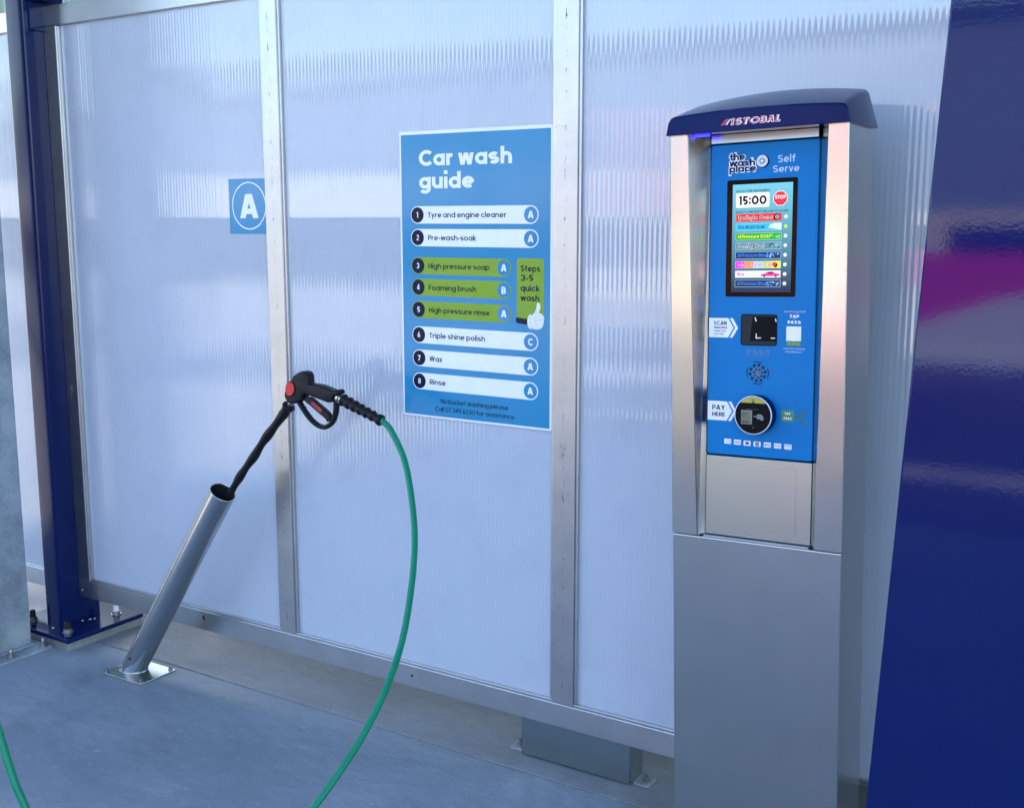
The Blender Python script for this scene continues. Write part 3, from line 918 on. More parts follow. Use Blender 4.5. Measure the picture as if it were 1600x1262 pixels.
GUARD = [(-0.9238, 1.1765), (-0.9081, 1.1581), (-0.8863, 1.1329), (-0.8579, 1.1108), (-0.8262, 1.0996), (-0.8005, 1.1041), (-0.7745, 1.1237), (-0.7625, 1.1516), (-0.7584, 1.1811), (-0.7593, 1.2028)]
TRIG = [(-0.8919, 1.1965), (-0.874, 1.2), (-0.8613, 1.1942), (-0.8235, 1.173), (-0.7924, 1.1538), (-0.7827, 1.1425), (-0.7839, 1.1265), (-0.7951, 1.1218), (-0.8026, 1.1333), (-0.8308, 1.149), (-0.8686, 1.1715), (-0.8941, 1.184)]
def smooth2(pts, closed=True, it=2):
    for _ in range(it):
        out = []
        n = len(pts)
        for i in range(n if closed else n - 1):
            a, b = pts[i], pts[(i + 1) % n]
            out += [tuple(a[k] * .75 + b[k] * .25 for k in range(len(a))), tuple(a[k] * .25 + b[k] * .75 for k in range(len(a)))]
        pts = out if closed else [pts[0]] + out + [pts[-1]]
    return pts
m = MB(inv)
m.slab(smooth2(HEAD, True, 1), GY - 0.021, GY + 0.021, 'black', 0.009, True, 4)
m.slab(circle(-0.9435, 1.2235, 0.022, 32, 0.027, rot=-0.3), GY - 0.0235, GY - 0.0195, 'black', 0.0012)
m.tube([(-0.9255, GY - 0.0195, 1.2655), (-0.9255, GY - 0.0225, 1.2655)], 0.0042, 'hole', 12)
m.tube([(-0.7615, GY - 0.0195, 1.2255), (-0.7615, GY - 0.0215, 1.2255)], 0.0035, 'hole', 12)
body = m.build('gun_body', w, sharp=50)
m = MB(T(0, 0, 0) @ inv)
gp = smooth2(GUARD, False, 2)
vs, fs = [], []
k = len(gp)
for i, p in enumerate(gp):
    a, b = gp[max(i - 1, 0)], gp[min(i + 1, k - 1)]
    t = Vector((b[0] - a[0], 0, b[1] - a[1])).normalized()
    nn = Vector((t.z, 0, -t.x))
    for j in range(12):
        an = 2 * math.pi * j / 12
        vs.append(Vector((p[0], GY, p[1])) + nn * 0.0082 * math.cos(an) + Vector((0, 1, 0)) * 0.0125 * math.sin(an))
for i in range(k - 1):
    for j in range(12):
        fs.append([i * 12 + j, i * 12 + (j + 1) % 12, (i + 1) * 12 + (j + 1) % 12, (i + 1) * 12 + j])
m.add(vs, fs, 'black', True)
m.build('trigger_guard', w)
m = MB(inv)
m.slab(smooth2(TRIG, True, 1), GY - 0.0105, GY + 0.0105, 'black', 0.003)
tr = m.build('trigger', w)
m = MB(inv)
m.slab([(-0.8615, 1.1835), (-0.853, 1.1885), (-0.8125, 1.1625), (-0.815, 1.1555), (-0.821, 1.1535), (-0.860, 1.1765)], GY - 0.0122, GY - 0.0098, 'darkred', 0.0006)
m.build('grip_insert', tr)
m = MB(inv)
m.slab(circle(-0.9435, 1.2235, 0.0190, 36, 0.0238, rot=-0.3), GY - 0.0255, GY - 0.0225, 'red', 0.0012)
m.build('red_button', w)
# lance with twisted sleeve
LP = [(-0.9593, 1.1768), (-0.9749, 1.1577), (-0.9906, 1.1385), (-1.0347, 1.0918), (-1.073, 1.0518), (-1.1086, 1.014), (-1.1451, 0.9663), (-1.185, 0.9246), (-1.2188, 0.8856), (-1.2498, 0.8464), (-1.2778, 0.8096)]
m = MB(inv)
m.tube([(-0.952, GY, 1.187), (-0.975, GY, 1.158)], 0.0085, 'brass', 14)
m.build('lance_fitting', w)
m = MB(inv)
base = smooth2([(p[0] - 1.08 * 0.03 * i / 8, GY + 0.03 * i / 8, p[1] - 0.348 * 0.03 * i / 8) for i, p in enumerate(LP[2:])] + [(-1.345, -0.160, 0.752), (-1.42, -0.165, 0.640)], False, 3)
rad = []
for i, p in enumerate(base):
    s = i / (len(base) - 1)
    rad.append(0.0162 + 0.0017 * math.sin(s * 34) * (1 if s < .8 else 0.3) - 0.003 * s)
m.tube(base, rad, 'rubber', 16)
cf = Vector((-0.9715, GY, 1.1620)); cd = Vector((-0.0156, 0, -0.0192)).normalized()
m.lathe([(0.010, 0), (0.022, 0.001), (0.0235, 0.006), (0.021, 0.011), (0.018, 0.016), (0.0175, 0.034)], 'rubber', cf, cd, 24)
m.build('lance_sleeve', w)
# swivel and hose grip
A, B = Vector((-0.7312, GY, 1.2016)), Vector((-0.566, GY - 0.003, 1.1473))
gd = (B - A).normalized()
m = MB(inv)
m.lathe([(0.013, 0.0), (0.013, 0.012), (0.0165, 0.014), (0.0165, 0.021), (0.012, 0.022), (0.012, 0.032)], 'brass', A - gd * 0.034, gd, 20, False)
m.build('swivel_fitting', w)
m = MB(inv)
GL = (B - A).length
prof = [(0.008, 0.0), (0.0205, 0.001)]
for i in range(61):
    s = i / 60
    prof.append((0.0195 - 0.004 * s + 0.0022 * math.cos(s * 2 * math.pi * 6) , 0.003 + s * (GL - 0.016)))
prof += [(0.0175, GL - 0.012), (0.019, GL - 0.009), (0.019, GL - 0.002), (0.016, GL), (0.010, GL)]
m.lathe(prof, 'rubber', A, gd, 24)
m.build('hose_grip', w)

# ------------------------------------------------------------------ hose
HP = [(-0.585, -0.192, 1.1535), (-0.562, -0.193, 1.146), (-0.522, -0.198, 1.117), (-0.449, -0.227, 1.035), (-0.376, -0.286, 0.922), (-0.317, -0.353, 0.814), (-0.267, -0.441, 0.696), (-0.224, -0.544, 0.58), (-0.198, -0.654, 0.483), (-0.192, -0.764, 0.392), (-0.198, -0.865, 0.319), (-0.213, -0.947, 0.257),
      (-0.238, -1.035, 0.178), (-0.275, -1.13, 0.10), (-0.33, -1.23, 0.045), (-0.40, -1.32, 0.022), (-0.48, -1.39, 0.03), (-0.56, -1.42, 0.09), (-0.62, -1.435, 0.18), (-0.66, -1.445, 0.27), (-0.695, -1.449, 0.353), (-0.725, -1.455, 0.418), (-0.773, -1.453, 0.523), (-0.84, -1.45, 0.67), (-0.94, -1.44, 0.90), (-1.06, -1.42, 1.25), (-1.18, -1.38, 1.75), (-1.27, -1.34, 2.4), (-1.32, -1.30, 3.1), (-1.34, -1.28, 4.19)]
def catmull(P, q=8):
    P = [Vector(p) for p in P]
    out = []
    for i in range(len(P) - 1):
        a, b, c, d = P[max(i - 1, 0)], P[i], P[i + 1], P[min(i + 2, len(P) - 1)]
        for j in range(q):
            t = j / q
            out.append(0.5 * ((2 * b) + (c - a) * t + (2 * a - 5 * b + 4 * c - d) * t * t + (3 * b - a - 3 * c + d) * t ** 3))
    return out + [P[-1]]
m = MB()
m.tube(catmull(HP), 0.0099, 'hose', 18)
tag(m.build('hose'), 'green rubber hose looping from the spray gun grip down past the floor', 'hose')

# ------------------------------------------------------------------ stainless foot box under the rail
w = tag(empty('support_box', (0.02, 0.10, 0)), 'low stainless steel box on the floor under the bottom rail, left of the kiosk', 'box')
inv = T(-0.02, -0.10, 0)
m = MB(inv)
m.box(-0.183, 0.222, 0.048, 0.150, 0.004, 0.1595, 'steelh', 0.002)
m.build('box_body', w)
for sx, x0, x1 in ((1, 0.2225, 0.282), (-1, -0.243, -0.1835)):
    m = MB(inv)
    m.slab([(p[0], p[1]) for p in rrect(x0, 0.066, x1, 0.134, 0.012)], -0.004, 0.0, 'galv', 0.0008)
    for i, vv in enumerate(m.v):                       # lay the tab down flat
        q = vv - Vector((-0.02, -0.10, 0))
        m.v[i] = Vector((q.x, q.z, -q.y)) + Vector((-0.02, -0.10, 0.0005))
    m.build('foot_tab', w)
    m = MB(inv)
    bx = x0 + 0.034 if sx > 0 else x1 - 0.034
    m.lathe([(0.014, 0), (0.014, 0.002)], 'bolt', (bx, 0.10, 0.0045), (0, 0, 1), 18, False)
    m.lathe([(0.010, 0.002), (0.010, 0.011)], 'bolt', (bx, 0.10, 0.0045), (0, 0, 1), 6, False)
    m.lathe([(0.006, 0.011), (0.006, 0.022)], 'bolt', (bx, 0.10, 0.0045), (0, 0, 1), 12)
    m.build('bolt', w)

# ------------------------------------------------------------------ bay letter sign
w = tag(empty('bay_sign', (-1.345, 0.018, 1.838)), 'square blue sign with a white ringed letter A stuck on the panel wall', 'sign')
inv = T(1.345, -0.018, -1.838)
m = MB(inv)
m.slab([(-1.4385, 1.7385), (-1.2385, 1.7385), (-1.2385, 1.9365), (-1.4385, 1.9365)], 0.0175, 0.0192, 'signblue')
m.build('board', w)
m = MB(inv @ T(0, 0.0175, 0))
m.ring(circle(-1.337, 1.839, 0.0860, 64), circle(-1.337, 1.839, 0.0815, 64), 0.0006, 'white')
m.build('ring', w)
m = MB(inv @ T(0, 0.0175, 0))
m.text('A', -1.384, -1.2905, 1.7945, 0.0865, 0.0006, 'white', 0.045)
m.build('letter', w)

# ------------------------------------------------------------------ car wash guide
SY = 0.0100
w = tag(empty('guide_sign', (-0.344, SY, 1.60)), 'tall blue car wash guide sign with eight numbered steps, on the panel wall', 'sign')
inv = T(0.344, -SY, -1.60)
dec = inv @ T(0, SY, 0)
m = MB(inv)
m.slab(rrect(-0.6350, 1.1325, -0.0500, 2.0720, 0.006), SY, 0.0192, 'white', 0.001)
m.flat([(-0.6280, 1.1395), (-0.0570, 1.1395), (-0.0570, 2.0610), (-0.6280, 2.0610)], 0.0004 - SY, 'signblue')
m.build('board', w)
m = MB(dec)
m.text('Car wash', -0.555, -0.1955, 1.9605, 0.0500, 0.0008, 'white', 0.042)
m.text('guide', -0.5550, -0.3374, 1.8880, 0.0500, 0.0008, 'white', 0.042)
m.build('title', w)
HB = 0.0280
steps = [('1', 'Tyre and engine cleaner', 'A', 1.8022, 1.8052, -0.127, 'white', -0.2164), ('2', 'Pre-wash-soak', 'A', 1.7290, 1.7315, -0.127, 'white', -0.330),
         ('3', 'High pressure soap', 'A', 1.6375, 1.6395, -0.226, 'green', -0.2798), ('4', 'Foaming brush', 'B', 1.5670, 1.5690, -0.226, 'green', -0.3315),
         ('5', 'High pressure rinse', 'A', 1.4930, 1.4946, -0.226, 'green', -0.2800), ('6', 'Triple shine polish', 'C', 1.4091, 1.4106, -0.127, 'white', -0.2977),
         ('7', 'Wax', 'A', 1.3314, 1.3325, -0.127, 'white', -0.4690), ('8', 'Rinse', 'A', 1.2530, 1.2550, -0.127, 'white', -0.4554)]
for num, body, let, zl, zr, xr, colr, tx in steps:
    z = (zl + zr) / 2
    bar = MB(dec)
    bar.flat(circle(-0.5632, z, HB, 24, None, R(90), R(270)) + circle(xr, z, HB + 0.0004, 24, None, R(-90), R(90)), 0.0008, colr)
    bo = bar.build('step_bar', w)
    tm = MB(dec)
    tm.text(body, -0.5210, tx, z - 0.0085, 0.0172, 0.0014, 'ink', 0.012)
    tm.build('step_text', bo)
    nb = MB(dec)
    nb.flat(circle(-0.5632, z, 0.0252, 32), 0.0014, 'badge')
    hw = 0.0055 if num != '1' else 0.0032
    nb.text(num, -0.5632 - hw, -0.5632 + hw, z - 0.0092, 0.0185, 0.0020, 'white', 0.025)
    nb.build('number_badge', bo)
    lb = MB(dec)
    lb.flat(circle(xr, z, 0.0246, 32), 0.0014, 'signblue')
    hw = 0.0105 if let == 'A' else 0.0085
    lb.text(let, xr - hw, xr + hw, z - 0.0112, 0.0225, 0.0020, 'white', 0.045)
    lb.build('letter_badge', bo)
m = MB(dec)
m.flat(rrect(-0.1780, 1.4720, -0.0790, 1.6695, 0.010), 0.0008, 'green')
qb = m.build('quick_wash_panel', w)
m = MB(dec)
for body, x1, bz in (('Steps', -0.0925, 1.6290), ('3-5', -0.1180, 1.6000), ('quick', -0.0935, 1.5680), ('wash', -0.0955, 1.5375)):
    m.text(body, -0.1637, x1, bz, 0.0192, 0.0014, 'ink', 0.022)
m.build('quick_wash_text', qb)
m = MB(dec)
m.flat([(-0.1815, 1.4710), (-0.1800, 1.4850), (-0.1380, 1.4810), (-0.1380, 1.4635), (-0.1740, 1.4660)], 0.0014, 'ink')
hx, hz, hs = -0.1400, 1.4500, 0.00118      # drawing origin and unit of the cartoon glove
def hp_(pts):
    return [(hx + p[0] * hs, hz + p[1] * hs) for p in pts]
THUMB = hp_(smooth2([(14, 34), (24, 44), (30, 58), (30, 68), (35, 72), (41, 68), (42, 58), (38, 46), (34, 38), (22, 26)], True, 2))
PALM = hp_(smooth2([(10, 32), (20, 42), (34, 45), (46, 42), (54, 34), (53, 26), (51, 14), (46, 4), (34, 0), (20, 0), (10, 8), (7, 20)], True, 2))
CUFF = hp_(smooth2([(2, 10), (1, 22), (4, 34), (10, 41), (14, 38), (11, 26), (12, 12), (18, 2), (12, 0), (6, 3)], True, 2))
m.flat(THUMB, 0.0016, 'white')
m.flat(PALM, 0.0018, 'white')
m.flat(CUFF, 0.0020, 'white')
for ln in ([(27, 35), (38, 38), (46, 36)], [(27, 35), (25, 24), (29, 12), (34, 3)], [(30, 24), (40, 25), (52, 30)], [(31, 13), (42, 14), (51, 18)], [(13, 37), (10, 26), (12, 12), (17, 2)], [(24, 40), (32, 45), (36, 52)]):
    ln = smooth2([(float(a), float(b)) for a, b in ln], False, 2)
    q = hp_(ln)
    for a, b in zip(q[:-1], q[1:]):
        d = Vector((b[0] - a[0], b[1] - a[1])).normalized() * 0.0006
        m.flat([(a[0] - d.y, a[1] + d.x), (b[0] - d.y, b[1] + d.x), (b[0] + d.y, b[1] - d.x), (a[0] + d.y, a[1] - d.x)], 0.0026, 'palegrey')
m.build('thumbs_up_drawing', qb)
m = MB(dec)
m.text('No bucket washing please', -0.4766, -0.2102, 1.1850, 0.0150, 0.0008, 'ink', 0.006)
m.text('Call 07 345 6230 for assistance', -0.5000, -0.1868, 1.1575, 0.0150, 0.0008, 'ink', 0.006)
m.build('footer_text', w)

# ------------------------------------------------------------------ payment kiosk
KX, KY, LEAN = 0.80, -0.40, 0.031
K = tag(empty('payment_kiosk', (KX, KY, 0)), 'stainless steel payment kiosk with a blue front panel, lit screen and dark blue hood', 'kiosk')
K.rotation_euler = (0, -LEAN, 0)
HWK = 0.2185
m = MB()
m.box(-0.2165, 0.2165, 0.0, 0.2, 0.012, 1.0, 'steel', 0.003, 3)
m.build('cabinet', K)
m = MB()
m.box(-0.25, 0.25, -0.02, 0.2, 0.0, 0.012, 'steel', 0.002)
m.build('base_plate', K)
def dpan(v):
    return 0.027 + (v - 1.21) * 0.0434
def pilaster(sg):
    m = MB()
    vb, vt = 1.0020, 1.997
    def prof(v):
        s = (v - 1.0) / 1.0
        inner = 0.1485 + (0.1708 - 0.1485) * s
        e = 0.002
        return [(HWK - e, 0.0), (inner + e, 0.0), (inner, e), (0.1355, dpan(v) + 0.002), (0.1355, 0.2), (HWK, 0.2), (HWK, e)]
    lo = [(sg * p[0], p[1], vb) for p in prof(vb)]
    hi = [(sg * p[0], p[1], vt) for p in prof(vt)]
    k = len(lo)
    fs = [[i, (i + 1) % k, k + (i + 1) % k, k + i] for i in range(k)] + [list(range(k))[::-1], list(range(k, 2 * k))]
    m.add(lo + hi, fs, 'steel')
    ob = m.build('side_pillar', K)
    bm = bmesh.new(); bm.from_mesh(ob.data)
    bmesh.ops.recalc_face_normals(bm, faces=bm.faces[:]); bm.to_mesh(ob.data); bm.free()
    return ob
pilaster(-1)
pilaster(1)
m = MB()
m.box(-0.1345, 0.1345, 0.078, 0.2, 1.0045, 1.996, 'cap')
m.build('inner_case', K)
# hood
m = MB()
def hood(d, wb, wt, zt, arch, zb=1.9955):
    P = [(-wb, zb), (-wt - 0.004, zt - 0.012), (-wt + 0.003, zt - 0.003)]
    for i in range(13):
        s = -1 + 2 * i / 12
        P.append(((wt - 0.012) * s, zt + arch * (1 - s * s)))
    P += [(wt - 0.003, zt - 0.003), (wt + 0.004, zt - 0.012), (wb, zb)]
    return [(p[0], d, p[1]) for p in P]
st = [hood(-0.014, 0.2195, 0.209, 2.034, 0.007, 1.9985), hood(-0.0125, 0.2225, 0.2125, 2.037, 0.008, 1.9955), hood(-0.007, 0.2235, 0.2135, 2.040, 0.008),
      hood(0.06, 0.226, 0.211, 2.058, 0.011), hood(0.13, 0.228, 0.208, 2.076, 0.012), hood(0.196, 0.2295, 0.205, 2.089, 0.014), hood(0.205, 0.2290, 0.201, 2.084, 0.014)]
k = len(st[0])
vs = [p for s_ in st for p in s_]
fs = []
for i in range(len(st) - 1):
    for j in range(k):
        fs.append([i * k + j, i * k + (j + 1) % k, (i + 1) * k + (j + 1) % k, (i + 1) * k + j])
fs += [list(range(k))[::-1], list(range((len(st) - 1) * k, len(st) * k))]
m.add(vs, fs, 'cap', True)
hd = m.build('hood', K, sharp=40)
wm = hd.modifiers.new('even_normals', 'WEIGHTED_NORMAL')
wm.keep_sharp = True
wm.weight = 90
bm = bmesh.new(); bm.from_mesh(hd.data); bmesh.ops.recalc_face_normals(bm, faces=bm.faces[:]); bm.to_mesh(hd.data); bm.free()
m = MB(T(0, -0.014, 0))
m.text('ISTOBAL', -0.0560, 0.0650, 2.0085, 0.0155, 0.0006, 'white', 0.075, 0.15)
m.text('ISTOBAL', -0.0545, 0.0635, 2.0098, 0.0130, 0.0012, 'redlogo', 0.012, 0.15)
for i in range(3):
    x = -0.0800 + i * 0.0058
    q = [(x, 2.0100 + i * 0.0005), (x + 0.0075, 2.0195), (x + 0.0130, 2.0230), (x + 0.0165, 2.0230), (x + 0.0100, 2.0185), (x + 0.0042, 2.0100)]
    m.flat(q, 0.0006 + 0.0002 * i, 'white')
    if i < 2:
        m.flat([(a * 0.9 + 0.1 * (x + 0.008), b) for a, b in q], 0.0012 + 0.0002 * i, 'redlogo')
m.build('logo', hd)
m = MB()
m.box(-0.160, -0.122, 0.014, 0.022, 1.9905, 1.9945, 'led')
m.build('light_strip', K)

# tilted front: local frame with origin at panel foot
TILT = math.atan(0.0434)
FR = T(0, 0.027, 1.21) @ Matrix.Rotation(-TILT, 4, 'X')
def kpart(m, name, parent=None):
    """part of the tilted front; sub-parts share the frame of their part"""
    o = m.build(name, parent or K)
    if parent is None:
        o.matrix_local = FR
    return o
W = lambda v: (v - 1.21)
m = MB()
m.slab(rrect(-0.1346, 0.0, 0.1346, 0.7615, 0.006), 0.0, 0.014, 'fascia', 0.0025, False, 3)
fp = kpart(m, 'front_panel')
m = MB()
m.box(-0.133, 0.133, -0.006, 0.012, 0.7635, 0.786, 'steelh', 0.0015)
kpart(m, 'header_strip')
m = MB()
m.box(-0.1350, 0.1350, 0.0, 0.012, -0.2050, -0.0035, 'steelh', 0.0012)
m.slab(rrect(-0.108, -0.186, 0.098, -0.022, 0.004), -0.0009, 0.0, 'steelh', 0.0004)
kpart(m, 'access_door')
m = MB()
m.box(-0.1345, 0.1345, 0.004, 0.0265, 1.0002, 1.0034, 'alu', 0.0006)
m.build('ledge', K)
# panel print
m = MB()
for s_, x0, x1, b_ in (('the', -0.0868, -0.0472, 1.9325), ('wash', -0.0864, -0.0215, 1.9178), ('place', -0.0866, -0.0186, 1.9040)):
    m.text(s_, x0 - 0.0022, x1 + 0.0022, W(b_) - 0.0022, 0.0205, 0.0005, 'white', 0.110)
for s_, x0, x1, b_ in (('the', -0.0868, -0.0472, 1.9325), ('wash', -0.0864, -0.0215, 1.9178), ('place', -0.0866, -0.0186, 1.9040)):
    m.text(s_, x0, x1, W(b_), 0.0158, 0.0011, 'badge', 0.040)
kpart(m, 'wash_lettering', fp)
m = MB()
c = (-0.0033, W(1.9268))
m.lathe([(0.0, 0), (0.0152, 0), (0.0152, 0.0015), (0.014, 0.003), (0.0, 0.003)], 'badge', (c[0] + 0.0012, -0.0002, c[1] - 0.0008), (0, -1, 0), 32)
m.flat(circle(c[0], c[1], 0.0138, 36), 0.0036, 'white')
m.ring(circle(c[0], c[1], 0.0100, 36), circle(c[0], c[1], 0.0094, 36), 0.0042, 'lgrey')
m.flat(circle(c[0], c[1], 0.0066, 36), 0.0042, 'badge')
m.flat(circle(c[0], c[1], 0.0044, 36), 0.0048, 'white')
kpart(m, 'ring_emblem', fp)
m = MB()
m.text('Self', 0.0347, 0.0772, W(1.9212), 0.0172, 0.0006, 'palegrey', 0.012)
m.text('Serve', 0.0232, 0.0876, W(1.8985), 0.0160, 0.0006, 'palegrey', 0.012)
kpart(m, 'service_lettering', fp)
# screen
m = MB()
m.slab(rrect(-0.0915, W(1.6035), 0.0842, W(1.8850), 0.005), -0.0008, 0.0, 'gloss')
m.flat([(-0.0768, W(1.6145)), (0.0730, W(1.6145)), (0.0730, W(1.8740)), (-0.0768, W(1.8740))], 0.0012, 'e_grad')
sc = kpart(m, 'touch_screen')
SX0, SX1, SZ1, SZ0 = -0.0768, 0.0730, W(1.8740), W(1.6145)
def sx(a): return SX0 + (SX1 - SX0) * a
def sz(b): return SZ1 + (SZ0 - SZ1) * b
O0, O1, O2 = 0.0016, 0.0020, 0.0024
m = MB()
m.text('WASH TIME REMAINING', sx(.06), sx(.63), sz(.074), 0.0056, O0, 'e_ink', 0.012)
kpart(m, 'screen_caption', sc)
m = MB()
m.text('SELECT A PRODUCT BELOW TO START', sx(.055), sx(.94), sz(.266), 0.0052, O0, 'e_ink', 0.012)
kpart(m, 'screen_instruction', sc)
m = MB()
m.flat(rrect(sx(.055), sz(.217), sx(.625), sz(.080), 0.0045), O0, 'e_lime')
m.flat(rrect(sx(.062), sz(.213), sx(.617), sz(.084), 0.004), O0 + 0.0003, 'e_white')
m.text('15:00', sx(.105), sx(.575), sz(.190), 0.0215, O1, 'e_black', 0.05)
kpart(m, 'time_display', sc)
m = MB()
cx, cz = sx(.80), sz(.142)
m.flat(circle(cx, cz, 0.0186, 8, rot=R(22.5)), O0, 'e_white')
m.flat(circle(cx, cz, 0.0173, 8, rot=R(22.5)), O0 + 0.0003, 'e_red')
m.text('STOP', cx - 0.0132, cx + 0.0132, cz - 0.0010, 0.0084, O1, 'e_white', 0.03)
for i, hw in enumerate((0.0120, 0.0088)):
    m.text('CONTINUOUSLY' if i == 0 else 'PRODUCT', cx - hw, cx + hw, cz - 0.0058 - i * 0.0045, 0.0028, O1, 'e_pink', 0.0)
kpart(m, 'stop_button', sc)
rows = [('Tyre/Engine Cleaner', 'e_red', 'e_black', .68, 'tyre'), ('Pre-Wash Soak', 'e_cyan', 'e_ink', .555, 'spray'), ('Hi Pressure SOAP', 'e_green', 'e_yellow', .66, 'foam'),
        ('Foaming Brush', 'e_slate', 'e_black', .55, 'brush'), ('Hi Pressure Rinse', 'e_navy', 'e_blue', .61, 'splash'), ('Triple Shine Polish', 'e_magenta', 'e_pink', .73, 'polish'),
        ('Wax', 'e_silver', 'e_pink', .225, 'car'), ('Hi Pressure Rinse', 'e_navy', 'e_blue', .61, 'splash')]
for i, (body, bc, tcol, tx, pic) in enumerate(rows):
    v0 = .309 + i * .0872
    z0, z1 = sz(v0 + .031), sz(v0 - .031)
    zc = (z0 + z1) / 2
    x0, x1 = sx(.068), sx(.825)
    m = MB()
    m.flat(rrect(x0 - .0006, z0 - .0006, x1 + .0006, z1 + .0006, 0.001), O0 - 0.0002, 'e_pale' if i != 0 else 'e_red')
    m.flat([(x0, z0), (x1, z0), (x1, z1), (x0, z1)], O0, bc)
    if pic == 'polish':
        for j, cl in enumerate(('e_magenta', 'e_orange', 'e_sky', 'e_lime', 'e_yellow')):
            a, b = x0 + (x1 - x0) * j / 5, x0 + (x1 - x0) * (j + 1) / 5
            m.flat([(a, z0), (b + (.003 if j < 4 else 0), z0), (b, z1), (a, z1)], O0 + 0.0001 + j * .00003, cl)
        m.flat(circle(sx(.74), zc - .001, .0058, 20), O1, 'e_black'); m.flat(circle(sx(.72), zc + .001, .0050, 20), O1 + .0002, 'e_red')
        m.text(body, x0 + .0052, sx(tx), zc - .0040, .0082, O1 - .0001, 'e_white', .06, .2)
    if i in (0, 3):
        m.text(body, x0 + .0050, sx(tx) + .0005, zc - .0043, .0092, O1 - .0001, 'e_white', .06, .2)
    m.text(body, x0 + .0055, sx(tx), zc - .0038, .0080, O1 + .0002, tcol, .012, .2)
    rr = random.Random(i)
    if pic == 'tyre':
        m.flat(circle(sx(.745), zc, .0066, 24, .0078, rot=-.3), O1, 'e_black'); m.ring(circle(sx(.755), zc, .0046, 20), circle(sx(.755), zc, .0034, 20), O2, 'e_silver'); m.flat(circle(sx(.755), zc, .0015, 12), O2, 'e_silver')
    elif pic in ('spray', 'splash', 'foam', 'brush'):
        cl = {'spray': ('e_white', 'e_pale'), 'splash': ('e_sky', 'e_blue'), 'foam': ('e_pale', 'e_lime'), 'brush': ('e_sky', 'e_black')}[pic]
        if pic == 'spray':
            m.flat([(sx(.60), zc - .002), (x1, z0), (x1, z1), (sx(.70), z1)], O0 + .0002, 'e_pale')
        for j in range({'spray': 10, 'splash': 34, 'foam': 9, 'brush': 12}[pic]):
            a = rr.uniform(.64 if pic != 'splash' else .60, .80); r_ = rr.uniform(.0006, .0018)
            b = zc + rr.uniform(-.0050, .0050)
            m.flat(circle(sx(a), b, r_ * rr.uniform(1, 2.6), 8, r_ * .7, rot=rr.uniform(-.8, .9)), O1 + j * .00002, cl[j % 2])
    elif pic == 'car':
        xx = sx(.50); k = (x1 - .0015 - xx)
        body_ = [(0, .25), (.03, .5), (.22, .62), (.36, .92), (.62, .98), (.76, .66), (.97, .58), (1, .3), (.96, .16), (.05, .14)]
        m.flat([(xx + a * k, z0 + .0012 + b * (z1 - z0 - .003)) for a, b in body_], O1, 'e_pink')
        m.flat([(xx + a * k, z0 + .0012 + b * (z1 - z0 - .003)) for a, b in [(.38, .64), (.42, .86), (.58, .88), (.68, .64)]], O2, 'e_black')
        for a in (.2, .8):
            m.flat(circle(xx + a * k, z0 + .0032, .0024, 14), O2, 'e_black')
    kpart(m, 'menu_button', sc)
    m = MB()
    q = .0038
    m.flat(circle(sx(.897), zc, q * 1.25, 8, rot=R(22.5)), O0, 'e_silver' if i != 1 else 'e_lime')
    m.flat(circle(sx(.897), zc, q * 0.62, 8, rot=R(22.5)), O1, 'e_white' if i != 1 else 'e_yellow')
    kpart(m, 'indicator', sc)
# scan label
def arrow(x0, z0, z1, xb, xt):
    zc = (z0 + z1) / 2
    return [(x0, z0), (xb, z0), (xt, zc), (xb, z1), (x0, z1)]
def chevron(xb, xt, z0, z1, wd):
    zc = (z0 + z1) / 2
    return [(xb, z0), (xb + wd, z0), (xt + wd, zc), (xb + wd, z1), (xb, z1), (xt, zc)]
m = MB()
z0, z1 = W(1.5030), W(1.5508)
m.flat(arrow(-0.1332, z0, z1, -0.0830, -0.0690), 0.0006, 'white')
m.flat(chevron(-0.0790, -0.0650, z0, z1, 0.0078), 0.0006, 'white')
m.text('SCAN', -0.1206, -0.0870, W(1.5335), 0.0100, 0.0012, 'ink', 0.02)
m.text('TAP & PASS', -0.1206, -0.0852, W(1.5248), 0.0052, 0.0012, 'ink', 0.03)
m.text('codes from', -0.1206, -0.0880, W(1.5172), 0.0046, 0.0012, 'ink', 0.0)
m.text('your App', -0.1200, -0.0940, W(1.5096), 0.0046, 0.0012, 'ink', 0.0)
kpart(m, 'scan_label', fp)
m = MB()
z0, z1 = W(1.2960), W(1.3440)
m.flat(arrow(-0.1332, z0, z1, -0.0830, -0.0690), 0.0006, 'white')
m.flat(chevron(-0.0790, -0.0650, z0, z1, 0.0078), 0.0006, 'white')
m.text('PAY', -0.1212, -0.0876, W(1.3220), 0.0128, 0.0012, 'ink', 0.02)
m.text('HERE', -0.1210, -0.0873, W(1.3060), 0.0104, 0.0012, 'ink', 0.02)
kpart(m, 'pay_label', fp)
